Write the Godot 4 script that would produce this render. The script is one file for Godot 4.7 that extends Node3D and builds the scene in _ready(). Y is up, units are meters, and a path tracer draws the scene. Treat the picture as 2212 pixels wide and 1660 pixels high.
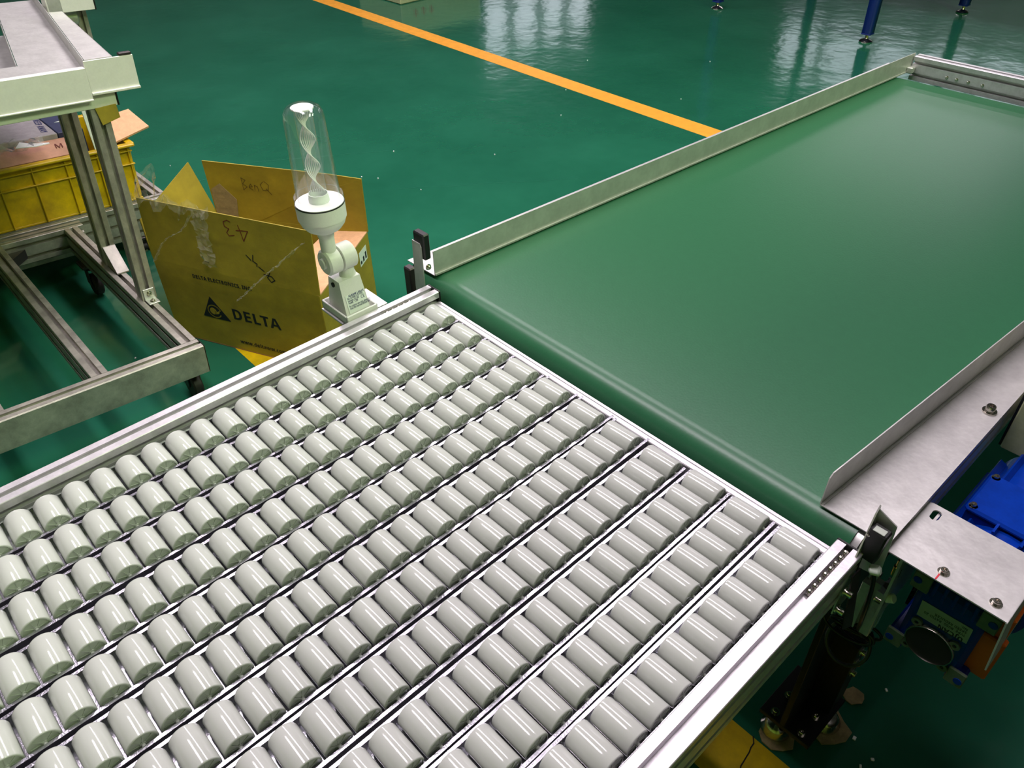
extends Node3D
# Assembly hall: roller table, green belt conveyor, alarm light, cardboard box, carts.  Units: metres, y up, floor at y = 0.

const T := 0.66          # height of the roller axles above the floor
const S := 0.0637        # spacing of the roller tracks

# ---------------------------------------------------------------- mesh builder
class MB:
	var v := PackedVector3Array()
	var n := PackedVector3Array()
	var uv := PackedVector2Array()
	var ix := PackedInt32Array()

	func tri_n(a: Vector3, b: Vector3, c: Vector3, na: Vector3, nb: Vector3, nc: Vector3) -> void:
		var k := v.size()
		v.append(a); v.append(b); v.append(c)
		n.append(na); n.append(nb); n.append(nc)
		uv.append(Vector2(0, 1)); uv.append(Vector2(1, 1)); uv.append(Vector2(1, 0))
		ix.append(k); ix.append(k + 2); ix.append(k + 1)

	func tri(a: Vector3, b: Vector3, c: Vector3) -> void:
		var m := (b - a).cross(c - a)
		if m.length_squared() < 1e-20: return
		m = m.normalized()
		tri_n(a, b, c, m, m, m)

	func quad(a: Vector3, b: Vector3, c: Vector3, d: Vector3) -> void:   # counter-clockwise seen from outside
		var m := (c - a).cross(d - b)
		if m.length_squared() < 1e-20: return
		m = m.normalized()
		quad_n(a, b, c, d, m, m, m, m)

	func quad_n(a: Vector3, b: Vector3, c: Vector3, d: Vector3, na: Vector3, nb: Vector3, nc: Vector3, nd: Vector3) -> void:
		var k := v.size()
		v.append(a); v.append(b); v.append(c); v.append(d)
		n.append(na); n.append(nb); n.append(nc); n.append(nd)
		uv.append(Vector2(0, 1)); uv.append(Vector2(1, 1)); uv.append(Vector2(1, 0)); uv.append(Vector2(0, 0))
		ix.append(k); ix.append(k + 2); ix.append(k + 1)
		ix.append(k); ix.append(k + 3); ix.append(k + 2)

	func quad_c(a: Vector3, b: Vector3, c: Vector3, d: Vector3, o: Vector3) -> void:   # faces away from o
		if (c - a).cross(d - b).dot((a + b + c + d) * 0.25 - o) < 0.0: quad(d, c, b, a)
		else: quad(a, b, c, d)

	func tri_c(a: Vector3, b: Vector3, c: Vector3, o: Vector3) -> void:
		if (b - a).cross(c - a).dot((a + b + c) / 3.0 - o) < 0.0: tri(a, c, b)
		else: tri(a, b, c)

	# box with chamfered edges
	func box(c: Vector3, s: Vector3, ch := 0.0, b := Basis()) -> MB:
		var h := s * 0.5
		ch = minf(ch, minf(h.x, minf(h.y, h.z)) * 0.9)
		var pt := func(sx: float, sy: float, sz: float, ax: int) -> Vector3:
			return c + b * Vector3(sx * (h.x - (0.0 if ax == 0 else ch)), sy * (h.y - (0.0 if ax == 1 else ch)), sz * (h.z - (0.0 if ax == 2 else ch)))
		for s1 in [-1.0, 1.0]:
			quad_c(pt.call(s1, -1, -1, 0), pt.call(s1, 1, -1, 0), pt.call(s1, 1, 1, 0), pt.call(s1, -1, 1, 0), c)
			quad_c(pt.call(-1, s1, -1, 1), pt.call(1, s1, -1, 1), pt.call(1, s1, 1, 1), pt.call(-1, s1, 1, 1), c)
			quad_c(pt.call(-1, -1, s1, 2), pt.call(1, -1, s1, 2), pt.call(1, 1, s1, 2), pt.call(-1, 1, s1, 2), c)
		if ch > 0.0:
			for s1 in [-1.0, 1.0]:
				for s2 in [-1.0, 1.0]:
					quad_c(pt.call(s1, s2, -1, 0), pt.call(s1, s2, 1, 0), pt.call(s1, s2, 1, 1), pt.call(s1, s2, -1, 1), c)
					quad_c(pt.call(s1, -1, s2, 0), pt.call(s1, 1, s2, 0), pt.call(s1, 1, s2, 2), pt.call(s1, -1, s2, 2), c)
					quad_c(pt.call(-1, s1, s2, 1), pt.call(1, s1, s2, 1), pt.call(1, s1, s2, 2), pt.call(-1, s1, s2, 2), c)
					for s3 in [-1.0, 1.0]:
						tri_c(pt.call(s1, s2, s3, 0), pt.call(s1, s2, s3, 1), pt.call(s1, s2, s3, 2), c)
		return self

	# surface of revolution about the transform's y axis; profile (radius, height) runs upwards for an outer face
	func lathe(prof: Array, seg: int, xf := Transform3D(), sharp := 0.6) -> MB:
		var m := prof.size()
		var sn: Array[Vector2] = []
		for j in m - 1:
			var d: Vector2 = prof[j + 1] - prof[j]
			sn.append(Vector2(d.y, -d.x).normalized())
		for j in m - 1:
			var p: Vector2 = prof[j]
			var q: Vector2 = prof[j + 1]
			var np := sn[j]
			var nq := sn[j]
			if j > 0 and sn[j].dot(sn[j - 1]) > sharp: np = (sn[j] + sn[j - 1]).normalized()
			if j < m - 2 and sn[j].dot(sn[j + 1]) > sharp: nq = (sn[j] + sn[j + 1]).normalized()
			for i in seg:
				var a0 := TAU * i / seg
				var a1 := TAU * (i + 1) / seg
				var d0 := Vector3(cos(a0), 0, -sin(a0))
				var d1 := Vector3(cos(a1), 0, -sin(a1))
				var up := Vector3(0, 1, 0)
				var f := func(d: Vector3, w: Vector2) -> Vector3: return xf * (d * w.x + up * w.y)
				var g := func(d: Vector3, w: Vector2) -> Vector3: return (xf.basis * (d * w.x + up * w.y)).normalized()
				if p.x < 1e-6: tri_n(f.call(d0, p), f.call(d1, q), f.call(d0, q), g.call(d0, np), g.call(d1, nq), g.call(d0, nq))
				elif q.x < 1e-6: tri_n(f.call(d0, p), f.call(d1, p), f.call(d0, q), g.call(d0, np), g.call(d1, np), g.call(d0, nq))
				else: quad_n(f.call(d0, p), f.call(d1, p), f.call(d1, q), f.call(d0, q), g.call(d0, np), g.call(d1, np), g.call(d1, nq), g.call(d0, nq))
		return self

	func cyl(c: Vector3, axis: Vector3, r: float, h: float, seg := 16, ch := 0.0) -> MB:   # centred cylinder
		var y := axis.normalized()
		var x := y.cross(Vector3(0.31, 0.2, 0.93)).normalized()
		var xf := Transform3D(Basis(x, y, x.cross(y)), c)
		var k := h * 0.5
		if ch > 0.0: return lathe([Vector2(0, -k), Vector2(r - ch, -k), Vector2(r, -k + ch), Vector2(r, k - ch), Vector2(r - ch, k), Vector2(0, k)], seg, xf, 0.8)
		return lathe([Vector2(0, -k), Vector2(r, -k), Vector2(r, k), Vector2(0, k)], seg, xf, 0.8)

	func tube(pts: Array, r: float, seg := 8) -> MB:
		var m := pts.size()
		var t0: Vector3 = (pts[1] - pts[0]).normalized()
		var side := t0.cross(Vector3(0.13, 0.97, 0.21)).normalized()
		var rings: Array = []
		for j in m:
			var t: Vector3 = (pts[mini(j + 1, m - 1)] - pts[maxi(j - 1, 0)]).normalized()
			side = (side - t * side.dot(t)).normalized()
			var other := t.cross(side)
			var ring: Array = []
			for i in seg:
				var a := TAU * i / seg
				ring.append(side * cos(a) + other * sin(a))
			rings.append(ring)
		for j in m - 1:
			var p: Vector3 = pts[j]
			var q: Vector3 = pts[j + 1]
			for i in seg:
				var k := (i + 1) % seg
				var a: Vector3 = rings[j][i]
				var b: Vector3 = rings[j][k]
				var c: Vector3 = rings[j + 1][k]
				var d: Vector3 = rings[j + 1][i]
				quad_n(p + a * r, p + b * r, q + c * r, q + d * r, a, b, c, d)
		for e in [0, m - 1]:
			var o: Vector3 = pts[e]
			var far: Vector3 = pts[1] if e == 0 else pts[m - 2]
			for i in seg:
				tri_c(o, o + rings[e][i] * r, o + rings[e][(i + 1) % seg] * r, far)
		return self

	# polygon in the transform's xy plane, extruded along its z axis
	func extr(poly_in: PackedVector2Array, xf: Transform3D, depth: float) -> MB:
		var poly := poly_in
		if Geometry2D.is_polygon_clockwise(poly): poly.reverse()
		var m := poly.size()
		for i in m:
			var p := poly[i]
			var q := poly[(i + 1) % m]
			quad(xf * Vector3(p.x, p.y, 0), xf * Vector3(q.x, q.y, 0), xf * Vector3(q.x, q.y, depth), xf * Vector3(p.x, p.y, depth))
		var tr := Geometry2D.triangulate_polygon(poly)
		for i in range(0, tr.size(), 3):
			var a := poly[tr[i]]
			var b := poly[tr[i + 1]]
			var c := poly[tr[i + 2]]
			if (b - a).cross(c - a) < 0.0:
				var w := b
				b = c
				c = w
			tri(xf * Vector3(a.x, a.y, depth), xf * Vector3(b.x, b.y, depth), xf * Vector3(c.x, c.y, depth))
			tri(xf * Vector3(a.x, a.y, 0), xf * Vector3(c.x, c.y, 0), xf * Vector3(b.x, b.y, 0))
		return self

	# bar of any outline between two points
	func bar(poly: PackedVector2Array, p0: Vector3, p1: Vector3, up: Vector3) -> MB:
		var z := (p1 - p0).normalized()
		var y := (up - z * up.dot(z)).normalized()
		return extr(poly, Transform3D(Basis(y.cross(z), y, z), p0), (p1 - p0).length())

	# flat plate with thickness: points given in order, thickened along -normal
	func plate(pts: Array, th: float) -> MB:
		var m := pts.size()
		var nn := Vector3()
		for i in m: nn += (pts[i] as Vector3).cross(pts[(i + 1) % m])
		nn = nn.normalized()
		var x: Vector3 = (pts[1] - pts[0]).normalized()
		var y := nn.cross(x)
		var poly := PackedVector2Array()
		for p in pts: poly.append(Vector2((p - pts[0]).dot(x), (p - pts[0]).dot(y)))
		return extr(poly, Transform3D(Basis(x, y, nn), pts[0] - nn * th), th)

	# smooth sheet through a list of section points, swept by a vector
	func ribbon(pts: Array, along: Vector3, flip := false) -> MB:
		var m := pts.size()
		var sn: Array[Vector3] = []
		for j in m - 1:
			var k := ((pts[j + 1] - pts[j]) as Vector3).cross(along).normalized()
			sn.append(-k if flip else k)
		for j in m - 1:
			var np := sn[j]
			var nq := sn[j]
			if j > 0 and sn[j].dot(sn[j - 1]) > 0.6: np = (sn[j] + sn[j - 1]).normalized()
			if j < m - 2 and sn[j].dot(sn[j + 1]) > 0.6: nq = (sn[j] + sn[j + 1]).normalized()
			var a: Vector3 = pts[j]
			var b: Vector3 = pts[j + 1]
			if flip: quad_n(a, a + along, b + along, b, np, np, nq, nq)
			else: quad_n(a, b, b + along, a + along, np, nq, nq, np)
		return self

	# smooth sheet between two edges with the same number of points
	func loft(pa: Array, pb: Array) -> MB:
		var m := pa.size()
		var sn: Array[Vector3] = []
		for j in m - 1: sn.append(((pa[j + 1] - pa[j]) as Vector3).cross(pb[j] - pa[j]).normalized())
		for j in m - 1:
			var np := sn[j]
			var nq := sn[j]
			if j > 0 and sn[j].dot(sn[j - 1]) > 0.6: np = (sn[j] + sn[j - 1]).normalized()
			if j < m - 2 and sn[j].dot(sn[j + 1]) > 0.6: nq = (sn[j] + sn[j + 1]).normalized()
			quad_n(pa[j], pa[j + 1], pb[j + 1], pb[j], np, nq, nq, np)
		return self

	# flat pen stroke on a plane
	func stroke(pts: Array, w: float, xf: Transform3D) -> MB:
		for j in pts.size() - 1:
			var a: Vector2 = pts[j]
			var b: Vector2 = pts[j + 1]
			var d := (b - a).normalized() * w * 0.5
			var s := Vector2(-d.y, d.x)
			a -= d
			b += d
			quad(xf * Vector3(a.x - s.x, a.y - s.y, 0), xf * Vector3(b.x - s.x, b.y - s.y, 0), xf * Vector3(b.x + s.x, b.y + s.y, 0), xf * Vector3(a.x + s.x, a.y + s.y, 0))
		return self

	func mesh() -> ArrayMesh:
		var arr := []
		arr.resize(Mesh.ARRAY_MAX)
		arr[Mesh.ARRAY_VERTEX] = v
		arr[Mesh.ARRAY_NORMAL] = n
		arr[Mesh.ARRAY_TEX_UV] = uv
		arr[Mesh.ARRAY_INDEX] = ix
		var out := ArrayMesh.new()
		out.add_surface_from_arrays(Mesh.PRIMITIVE_TRIANGLES, arr)
		return out

# ---------------------------------------------------------------- scene helpers
var M := {}
var names := {}

func numbered(called: String) -> String:
	names[called] = names.get(called, -1) + 1
	return called if names[called] == 0 else "%s_%03d" % [called, names[called]]

func thing(called: String, label: String, category: String, at: Vector3, group := "") -> Node3D:
	var o := Node3D.new()
	o.name = numbered(called)
	add_child(o)
	o.position = at
	o.set_meta("label", label)
	o.set_meta("category", category)
	if group: o.set_meta("group", group)
	return o

# a mesh whose coordinates are the scene's own; under a thing it is shifted back by the thing's place
func part(parent: Node, called: String, mb: MB, material: Material, label := "") -> MeshInstance3D:
	var o := MeshInstance3D.new()
	o.mesh = mb.mesh()
	o.material_override = material
	o.name = called
	parent.add_child(o, true)
	if parent != self and parent.get_parent() == self and not parent is MeshInstance3D and not parent.has_meta("own_axes"):
		o.position = -(parent as Node3D).position
	if label: o.set_meta("label", label)
	return o

func single(called: String, mb: MB, material: Material, label: String, category: String, group := "", kind := "") -> MeshInstance3D:
	var o := part(self, numbered(called), mb, material, label)
	o.set_meta("category", category)
	if group: o.set_meta("group", group)
	if kind: o.set_meta("kind", kind)
	return o

func struct(called: String, mb: MB, material: Material, label: String, category: String) -> MeshInstance3D:
	return single(called, mb, material, label, category, "", "structure")

func R(x: float, y: float, z: float) -> Vector3:      # heights counted from the roller axles
	return Vector3(x, y + T, z)

# aluminium extrusion outline with T slots every cell
func profile(w: float, h: float, cell: float) -> PackedVector2Array:
	var k := cell / 30.0
	var out := PackedVector2Array()
	var c := 0.8 * k
	var corners := [Vector2(-w, -h) * 0.5, Vector2(w, -h) * 0.5, Vector2(w, h) * 0.5, Vector2(-w, h) * 0.5]
	for e in 4:
		var a: Vector2 = corners[e]
		var b: Vector2 = corners[(e + 1) % 4]
		var d := (b - a).normalized()
		var i := Vector2(-d.y, d.x)
		var cells := roundi((b - a).length() / cell)
		out.append(a + d * c)
		for s in cells:
			var m := a + d * (s + 0.5) * cell
			for q in [[-4.1, 0.0], [-4.1, 2.0], [-6.5, 2.0], [-6.5, 4.0], [-3.6, 10.4], [3.6, 10.4], [6.5, 4.0], [6.5, 2.0], [4.1, 2.0], [4.1, 0.0]]:
				out.append(m + d * q[0] * k + i * q[1] * k)
		out.append(b - d * c)
	return out

func rect(w: float, h: float) -> PackedVector2Array:
	return PackedVector2Array([Vector2(-w, -h) * 0.5, Vector2(w, -h) * 0.5, Vector2(w, h) * 0.5, Vector2(-w, h) * 0.5])

func bolt(parent: Node, at: Vector3, axis: Vector3, r := 0.0045, h := 0.006) -> MeshInstance3D:   # socket head cap screw with washer
	var a := axis.normalized()
	var x := a.cross(Vector3(0.31, 0.2, 0.93)).normalized()
	var mb := MB.new()
	mb.lathe([Vector2(r * 1.55, 0), Vector2(r * 1.55, h * 0.2), Vector2(r, h * 0.2), Vector2(r, h * 0.9), Vector2(r * 0.88, h), Vector2(r * 0.5, h), Vector2(r * 0.45, h * 0.45), Vector2(0, h * 0.45)], 14, Transform3D(Basis(x, a, x.cross(a)), at), 0.8)
	return part(parent, "bolt", mb, M.screw)

func lettering(parent: Node, text: String, xf: Transform3D, height: float, material: Material, squeeze := 1.0, weight := 400, centered := false) -> MeshInstance3D:
	var tm := TextMesh.new()
	var f := SystemFont.new()
	f.font_names = PackedStringArray(["Droid Sans"])
	f.font_weight = weight
	tm.font = f
	tm.text = text
	tm.font_size = 48
	tm.pixel_size = height / 34.0
	tm.depth = 0.0003
	tm.horizontal_alignment = HORIZONTAL_ALIGNMENT_CENTER if centered else HORIZONTAL_ALIGNMENT_LEFT
	tm.vertical_alignment = VERTICAL_ALIGNMENT_BOTTOM
	var o := MeshInstance3D.new()
	o.mesh = tm
	o.material_override = material
	o.name = "lettering"
	parent.add_child(o, true)
	o.transform = Transform3D(xf.basis * Basis.from_scale(Vector3(squeeze, 1, 1)), xf.origin)
	return o

# ---------------------------------------------------------------- textures and materials
func noise_bytes(size: int, freq: float, sd: int, octaves := 4, kind := FastNoiseLite.TYPE_SIMPLEX_SMOOTH) -> PackedByteArray:
	var f := FastNoiseLite.new()
	f.noise_type = kind
	f.seed = sd
	f.frequency = freq
	f.fractal_octaves = octaves
	var im := f.get_seamless_image(size, size)
	im.convert(Image.FORMAT_L8)
	return im.get_data()

func color_tex(size: int, layers: Array, a: Color, b: Color) -> ImageTexture:   # layers of [bytes, share]; mixes two colours
	var data := PackedByteArray()
	data.resize(size * size * 3)
	for i in size * size:
		var t := 0.0
		for l in layers: t += l[0][i] / 255.0 * l[1]
		t = clampf(t, 0.0, 1.0)
		data[i * 3] = int(lerpf(a.r, b.r, t) * 255.0)
		data[i * 3 + 1] = int(lerpf(a.g, b.g, t) * 255.0)
		data[i * 3 + 2] = int(lerpf(a.b, b.b, t) * 255.0)
	return ImageTexture.create_from_image(Image.create_from_data(size, size, false, Image.FORMAT_RGB8, data))

func bump_tex(size: int, layers: Array, strength: float) -> ImageTexture:
	var data := PackedByteArray()
	data.resize(size * size)
	for i in size * size:
		var t := 0.0
		for l in layers: t += l[0][i] / 255.0 * l[1]
		data[i] = int(clampf(t, 0.0, 1.0) * 255.0)
	var im := Image.create_from_data(size, size, false, Image.FORMAT_L8, data)
	im.convert(Image.FORMAT_RGBA8)
	im.bump_map_to_normal_map(strength)
	return ImageTexture.create_from_image(im)

func mat(c: Color, rough: float, metal := 0.0, tex: Texture2D = null, scale := 1.0, nrm: Texture2D = null, nscale := 0.5) -> StandardMaterial3D:
	var m := StandardMaterial3D.new()
	m.albedo_color = c
	m.roughness = rough
	m.metallic = metal
	if tex or nrm:
		m.uv1_triplanar = true
		m.uv1_scale = Vector3.ONE * scale
	if tex: m.albedo_texture = tex
	if nrm:
		m.normal_enabled = true
		m.normal_texture = nrm
		m.normal_scale = nscale
	return m

func clear(c: Color, rough := 0.03) -> StandardMaterial3D:
	var m := StandardMaterial3D.new()
	m.transparency = BaseMaterial3D.TRANSPARENCY_ALPHA
	m.albedo_color = c
	m.roughness = rough
	m.cull_mode = BaseMaterial3D.CULL_DISABLED
	return m

func make_materials() -> void:
	var fine := noise_bytes(512, 0.05, 3, 3)
	var mid := noise_bytes(512, 0.012, 5, 4)
	var coarse := noise_bytes(512, 0.004, 9, 3)
	var scuff := noise_bytes(512, 0.02, 14, 5, FastNoiseLite.TYPE_PERLIN)
	var cloudy := color_tex(512, [[fine, 0.35], [mid, 0.65]], Color(0.86, 0.86, 0.86), Color(1, 1, 1))
	var faint := color_tex(512, [[fine, 0.5], [mid, 0.5]], Color(0.95, 0.95, 0.95), Color(1, 1, 1))
	var patchy := color_tex(512, [[coarse, 0.55], [scuff, 0.3], [fine, 0.15]], Color(0.7, 0.7, 0.7), Color(1, 1, 1))
	var ripple := bump_tex(512, [[mid, 0.75], [fine, 0.25]], 6.0)
	var grain := bump_tex(512, [[fine, 1.0]], 5.0)
	var floor_tint := color_tex(512, [[coarse, 0.5], [mid, 0.3], [fine, 0.2]], Color(0.10, 0.335, 0.25), Color(0.15, 0.41, 0.315))
	M.floor = mat(Color(1, 1, 1), 0.13, 0.0, floor_tint, 0.45, ripple, 0.07)
	M.floor.uv1_world_triplanar = true
	M.line = mat(Color(1.0, 0.69, 0.25), 0.4, 0.0, cloudy, 3.0)
	M.old_line = mat(Color(0.90, 0.76, 0.02), 0.4, 0.0, patchy, 4.0)
	M.crack = mat(Color(0.06, 0.06, 0.03), 0.8)
	M.scratch = mat(Color(0.12, 0.45, 0.34), 0.4)
	M.alu = mat(Color(0.88, 0.87, 0.88), 0.36, 0.62, cloudy, 6.0, grain, 0.05)
	M.alu_old = mat(Color(0.80, 0.78, 0.74), 0.45, 0.6, patchy, 7.0, grain, 0.08)
	M.steel = mat(Color(0.84, 0.84, 0.82), 0.40, 0.6, cloudy, 2.5, grain, 0.05)
	M.guide = mat(Color(0.83, 0.83, 0.81), 0.42, 0.5, cloudy, 3.0, grain, 0.05)
	M.sheet = mat(Color(0.92, 0.92, 0.88), 0.45, 0.2, faint, 5.0)
	M.zinc = mat(Color(0.86, 0.86, 0.89), 0.24, 1.0, cloudy, 14.0, grain, 0.12)
	M.screw = mat(Color(0.80, 0.78, 0.74), 0.2, 1.0)
	M.roller = mat(Color(0.715, 0.735, 0.70), 0.10)
	M.roller.metallic_specular = 0.56
	M.belt = mat(Color(0.165, 0.375, 0.25), 0.32, 0.0, faint, 8.0, grain, 0.05)
	M.belt.metallic_specular = 0.4
	M.black = mat(Color(0.045, 0.045, 0.045), 0.45, 0.0, cloudy, 9.0)
	M.rubber = mat(Color(0.03, 0.03, 0.032), 0.35)
	M.lamp_plastic = mat(Color(0.87, 0.875, 0.85), 0.42, 0.0, faint, 10.0)
	M.clear = clear(Color(0.95, 0.97, 1.0, 0.012))
	M.clear_tube = clear(Color(0.95, 0.97, 1.0, 0.05))
	M.film = clear(Color(0.96, 0.95, 0.92, 0.10), 0.04)
	M.bag = clear(Color(0.97, 0.95, 0.97, 0.15), 0.08)
	M.white = mat(Color(0.93, 0.93, 0.93), 0.4)
	M.label = mat(Color(0.88, 0.91, 0.88), 0.45)
	M.label_grey = mat(Color(0.66, 0.69, 0.64), 0.35, 0.4)
	M.ink = mat(Color(0.05, 0.05, 0.10), 0.6)
	M.ink_blue = mat(Color(0.10, 0.13, 0.36), 0.6)
	M.pen_red = mat(Color(0.42, 0.14, 0.08), 0.7)
	M.pen_brown = mat(Color(0.34, 0.27, 0.10), 0.7)
	M.card = mat(Color(0.70, 0.62, 0.16), 0.62, 0.0, patchy, 4.0, grain, 0.1)
	M.card_in = mat(Color(0.90, 0.69, 0.52), 0.8, 0.0, cloudy, 6.0, grain, 0.1)
	M.card_torn = mat(Color(0.68, 0.60, 0.42), 0.9, 0.0, patchy, 20.0)
	M.crate = mat(Color(0.93, 0.76, 0.02), 0.4, 0.0, patchy, 5.0)
	M.carton = mat(Color(0.66, 0.63, 0.65), 0.6, 0.0, cloudy, 5.0)
	M.navy = mat(Color(0.20, 0.23, 0.38), 0.5, 0.0, cloudy, 6.0)
	M.pink = mat(Color(0.82, 0.60, 0.50), 0.7, 0.0, cloudy, 5.0)
	M.blue = mat(Color(0.01, 0.20, 0.60), 0.22, 0.0, cloudy, 6.0, ripple, 0.03)
	M.blue_leg = mat(Color(0.05, 0.14, 0.42), 0.35)
	M.orange = mat(Color(0.80, 0.36, 0.03), 0.4)
	M.beige = mat(Color(0.70, 0.73, 0.56), 0.45, 0.0, cloudy, 6.0)
	M.lug = mat(Color(0.40, 0.46, 0.38), 0.45, 0.3, cloudy, 12.0)
	M.cable = mat(Color(0.035, 0.035, 0.035), 0.3)
	M.bore = mat(Color(0.02, 0.02, 0.02), 0.7)
	M.caster = mat(Color(0.25, 0.23, 0.23), 0.4, 0.6)
	M.tire = mat(Color(0.10, 0.08, 0.08), 0.6)
	M.machine = mat(Color(0.20, 0.25, 0.17), 0.5, 0.0, cloudy, 3.0)  # green of the cabinet added to shade the floor
	M.red = mat(Color(0.75, 0.08, 0.15), 0.5)
	M.brass = mat(Color(0.75, 0.62, 0.25), 0.25, 1.0)
	M.wall = mat(Color(0.50, 0.54, 0.53), 0.8, 0.0, patchy, 0.6)
	M.wall.uv1_world_triplanar = true
	M.wall_green = mat(Color(0.70, 0.83, 0.32), 0.8, 0.0, patchy, 0.6)
	M.wall_green.uv1_world_triplanar = true
	M.ceiling = mat(Color(0.34, 0.34, 0.34), 0.9)
	M.frame = mat(Color(0.55, 0.56, 0.57), 0.5, 0.3)
	M.glass = clear(Color(0.9, 0.95, 0.95, 0.06))
	M.batten = mat(Color(0.9, 0.9, 0.9), 0.5)
	M.tube = mat(Color(0.95, 0.95, 0.95), 0.5)
	M.tube.emission_enabled = true
	M.tube.emission = Color(1.0, 0.96, 0.99)
	M.tube.emission_energy_multiplier = 1.5
	M.tube_green = M.tube.duplicate()
	M.tube_green.emission = Color(0.93, 1.0, 0.84)

# ---------------------------------------------------------------- camera, sky, lights
func make_camera_and_light() -> void:
	var cam := Camera3D.new()
	cam.name = "camera"
	cam.keep_aspect = Camera3D.KEEP_HEIGHT
	cam.fov = 52.5
	cam.near = 0.02
	cam.far = 100.0
	add_child(cam)
	cam.transform = Transform3D(Basis(Vector3(0.734075, -0.018114, 0.678827), Vector3(0.440297, 0.773739, -0.455486), Vector3(-0.516984, 0.633246, 0.575958)).orthonormalized(), Vector3(-0.60282, 0.70358 + T, 0.84168))
	cam.current = true
	var env := Environment.new()
	env.background_mode = Environment.BG_SKY
	var sky := Sky.new()
	var sm := ProceduralSkyMaterial.new()
	sm.sky_top_color = Color(0.80, 0.84, 0.90)
	sm.sky_horizon_color = Color(0.94, 0.94, 0.95)
	sm.ground_horizon_color = Color(0.75, 0.75, 0.74)
	sm.ground_bottom_color = Color(0.4, 0.4, 0.39)
	sm.sky_energy_multiplier = 2.4
	sm.ground_energy_multiplier = 2.4
	sky.sky_material = sm
	env.sky = sky
	env.tonemap_mode = Environment.TONE_MAPPER_LINEAR
	env.tonemap_exposure = 0.43
	env.sdfgi_enabled = true
	env.ssao_enabled = true
	env.ssil_enabled = true
	var we := WorldEnvironment.new()
	we.name = "environment"
	we.environment = env
	add_child(we)
	# rows of ceiling tubes, running along z
	for q in [[0.9, 2.65, 1.3, 19.0], [2.2, 2.65, 1.3, 19.0], [-0.3, -0.75, 2.7, 9.0], [1.6, -2.45, 6.1, 7.2], [9.2, -3.3, 3.4, 3.2], [11.1, -3.3, 3.4, 3.2]]:
		var x: float = q[0]
		var ln: float = q[2]
		for z in [float(q[1])]:
			var t := thing("ceiling_lamp", "short greenish panel lamp under the ceiling above the added shading cabinet" if z > 1.0 else "long white panel lamp hanging in a row under the hall ceiling", "lamp", Vector3(x, 3.6, z), "greenish panel lamps above the machine cabinet" if z > 1.0 else "panel lamps in rows under the ceiling")
			part(t, "housing", MB.new().box(Vector3(x, 3.66, z), Vector3(0.52, 0.05, ln + 0.1), 0.006), M.batten)
			part(t, "diffuser", MB.new().box(Vector3(x, 3.622, z), Vector3(0.46, 0.02, ln), 0.006), M.tube_green if z > 1.0 else M.tube)
			part(t, "hanger", MB.new().box(Vector3(x, 3.95, z - 0.5), Vector3(0.012, 0.54, 0.012)).box(Vector3(x, 3.95, z + 0.5), Vector3(0.012, 0.54, 0.012)), M.batten)
			var l := AreaLight3D.new()
			l.name = "tube_light"
			l.area_size = Vector2(0.46, ln)
			l.light_energy = float(q[3]) * ln
			l.light_color = Color(0.91, 1.0, 0.79) if z > 1.0 else Color(1.0, 0.94, 0.985)
			l.area_range = 30.0
			l.shadow_enabled = true
			l.position = Vector3(0, 0.005, 0)
			l.rotation.x = -PI / 2
			t.add_child(l)

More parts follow.
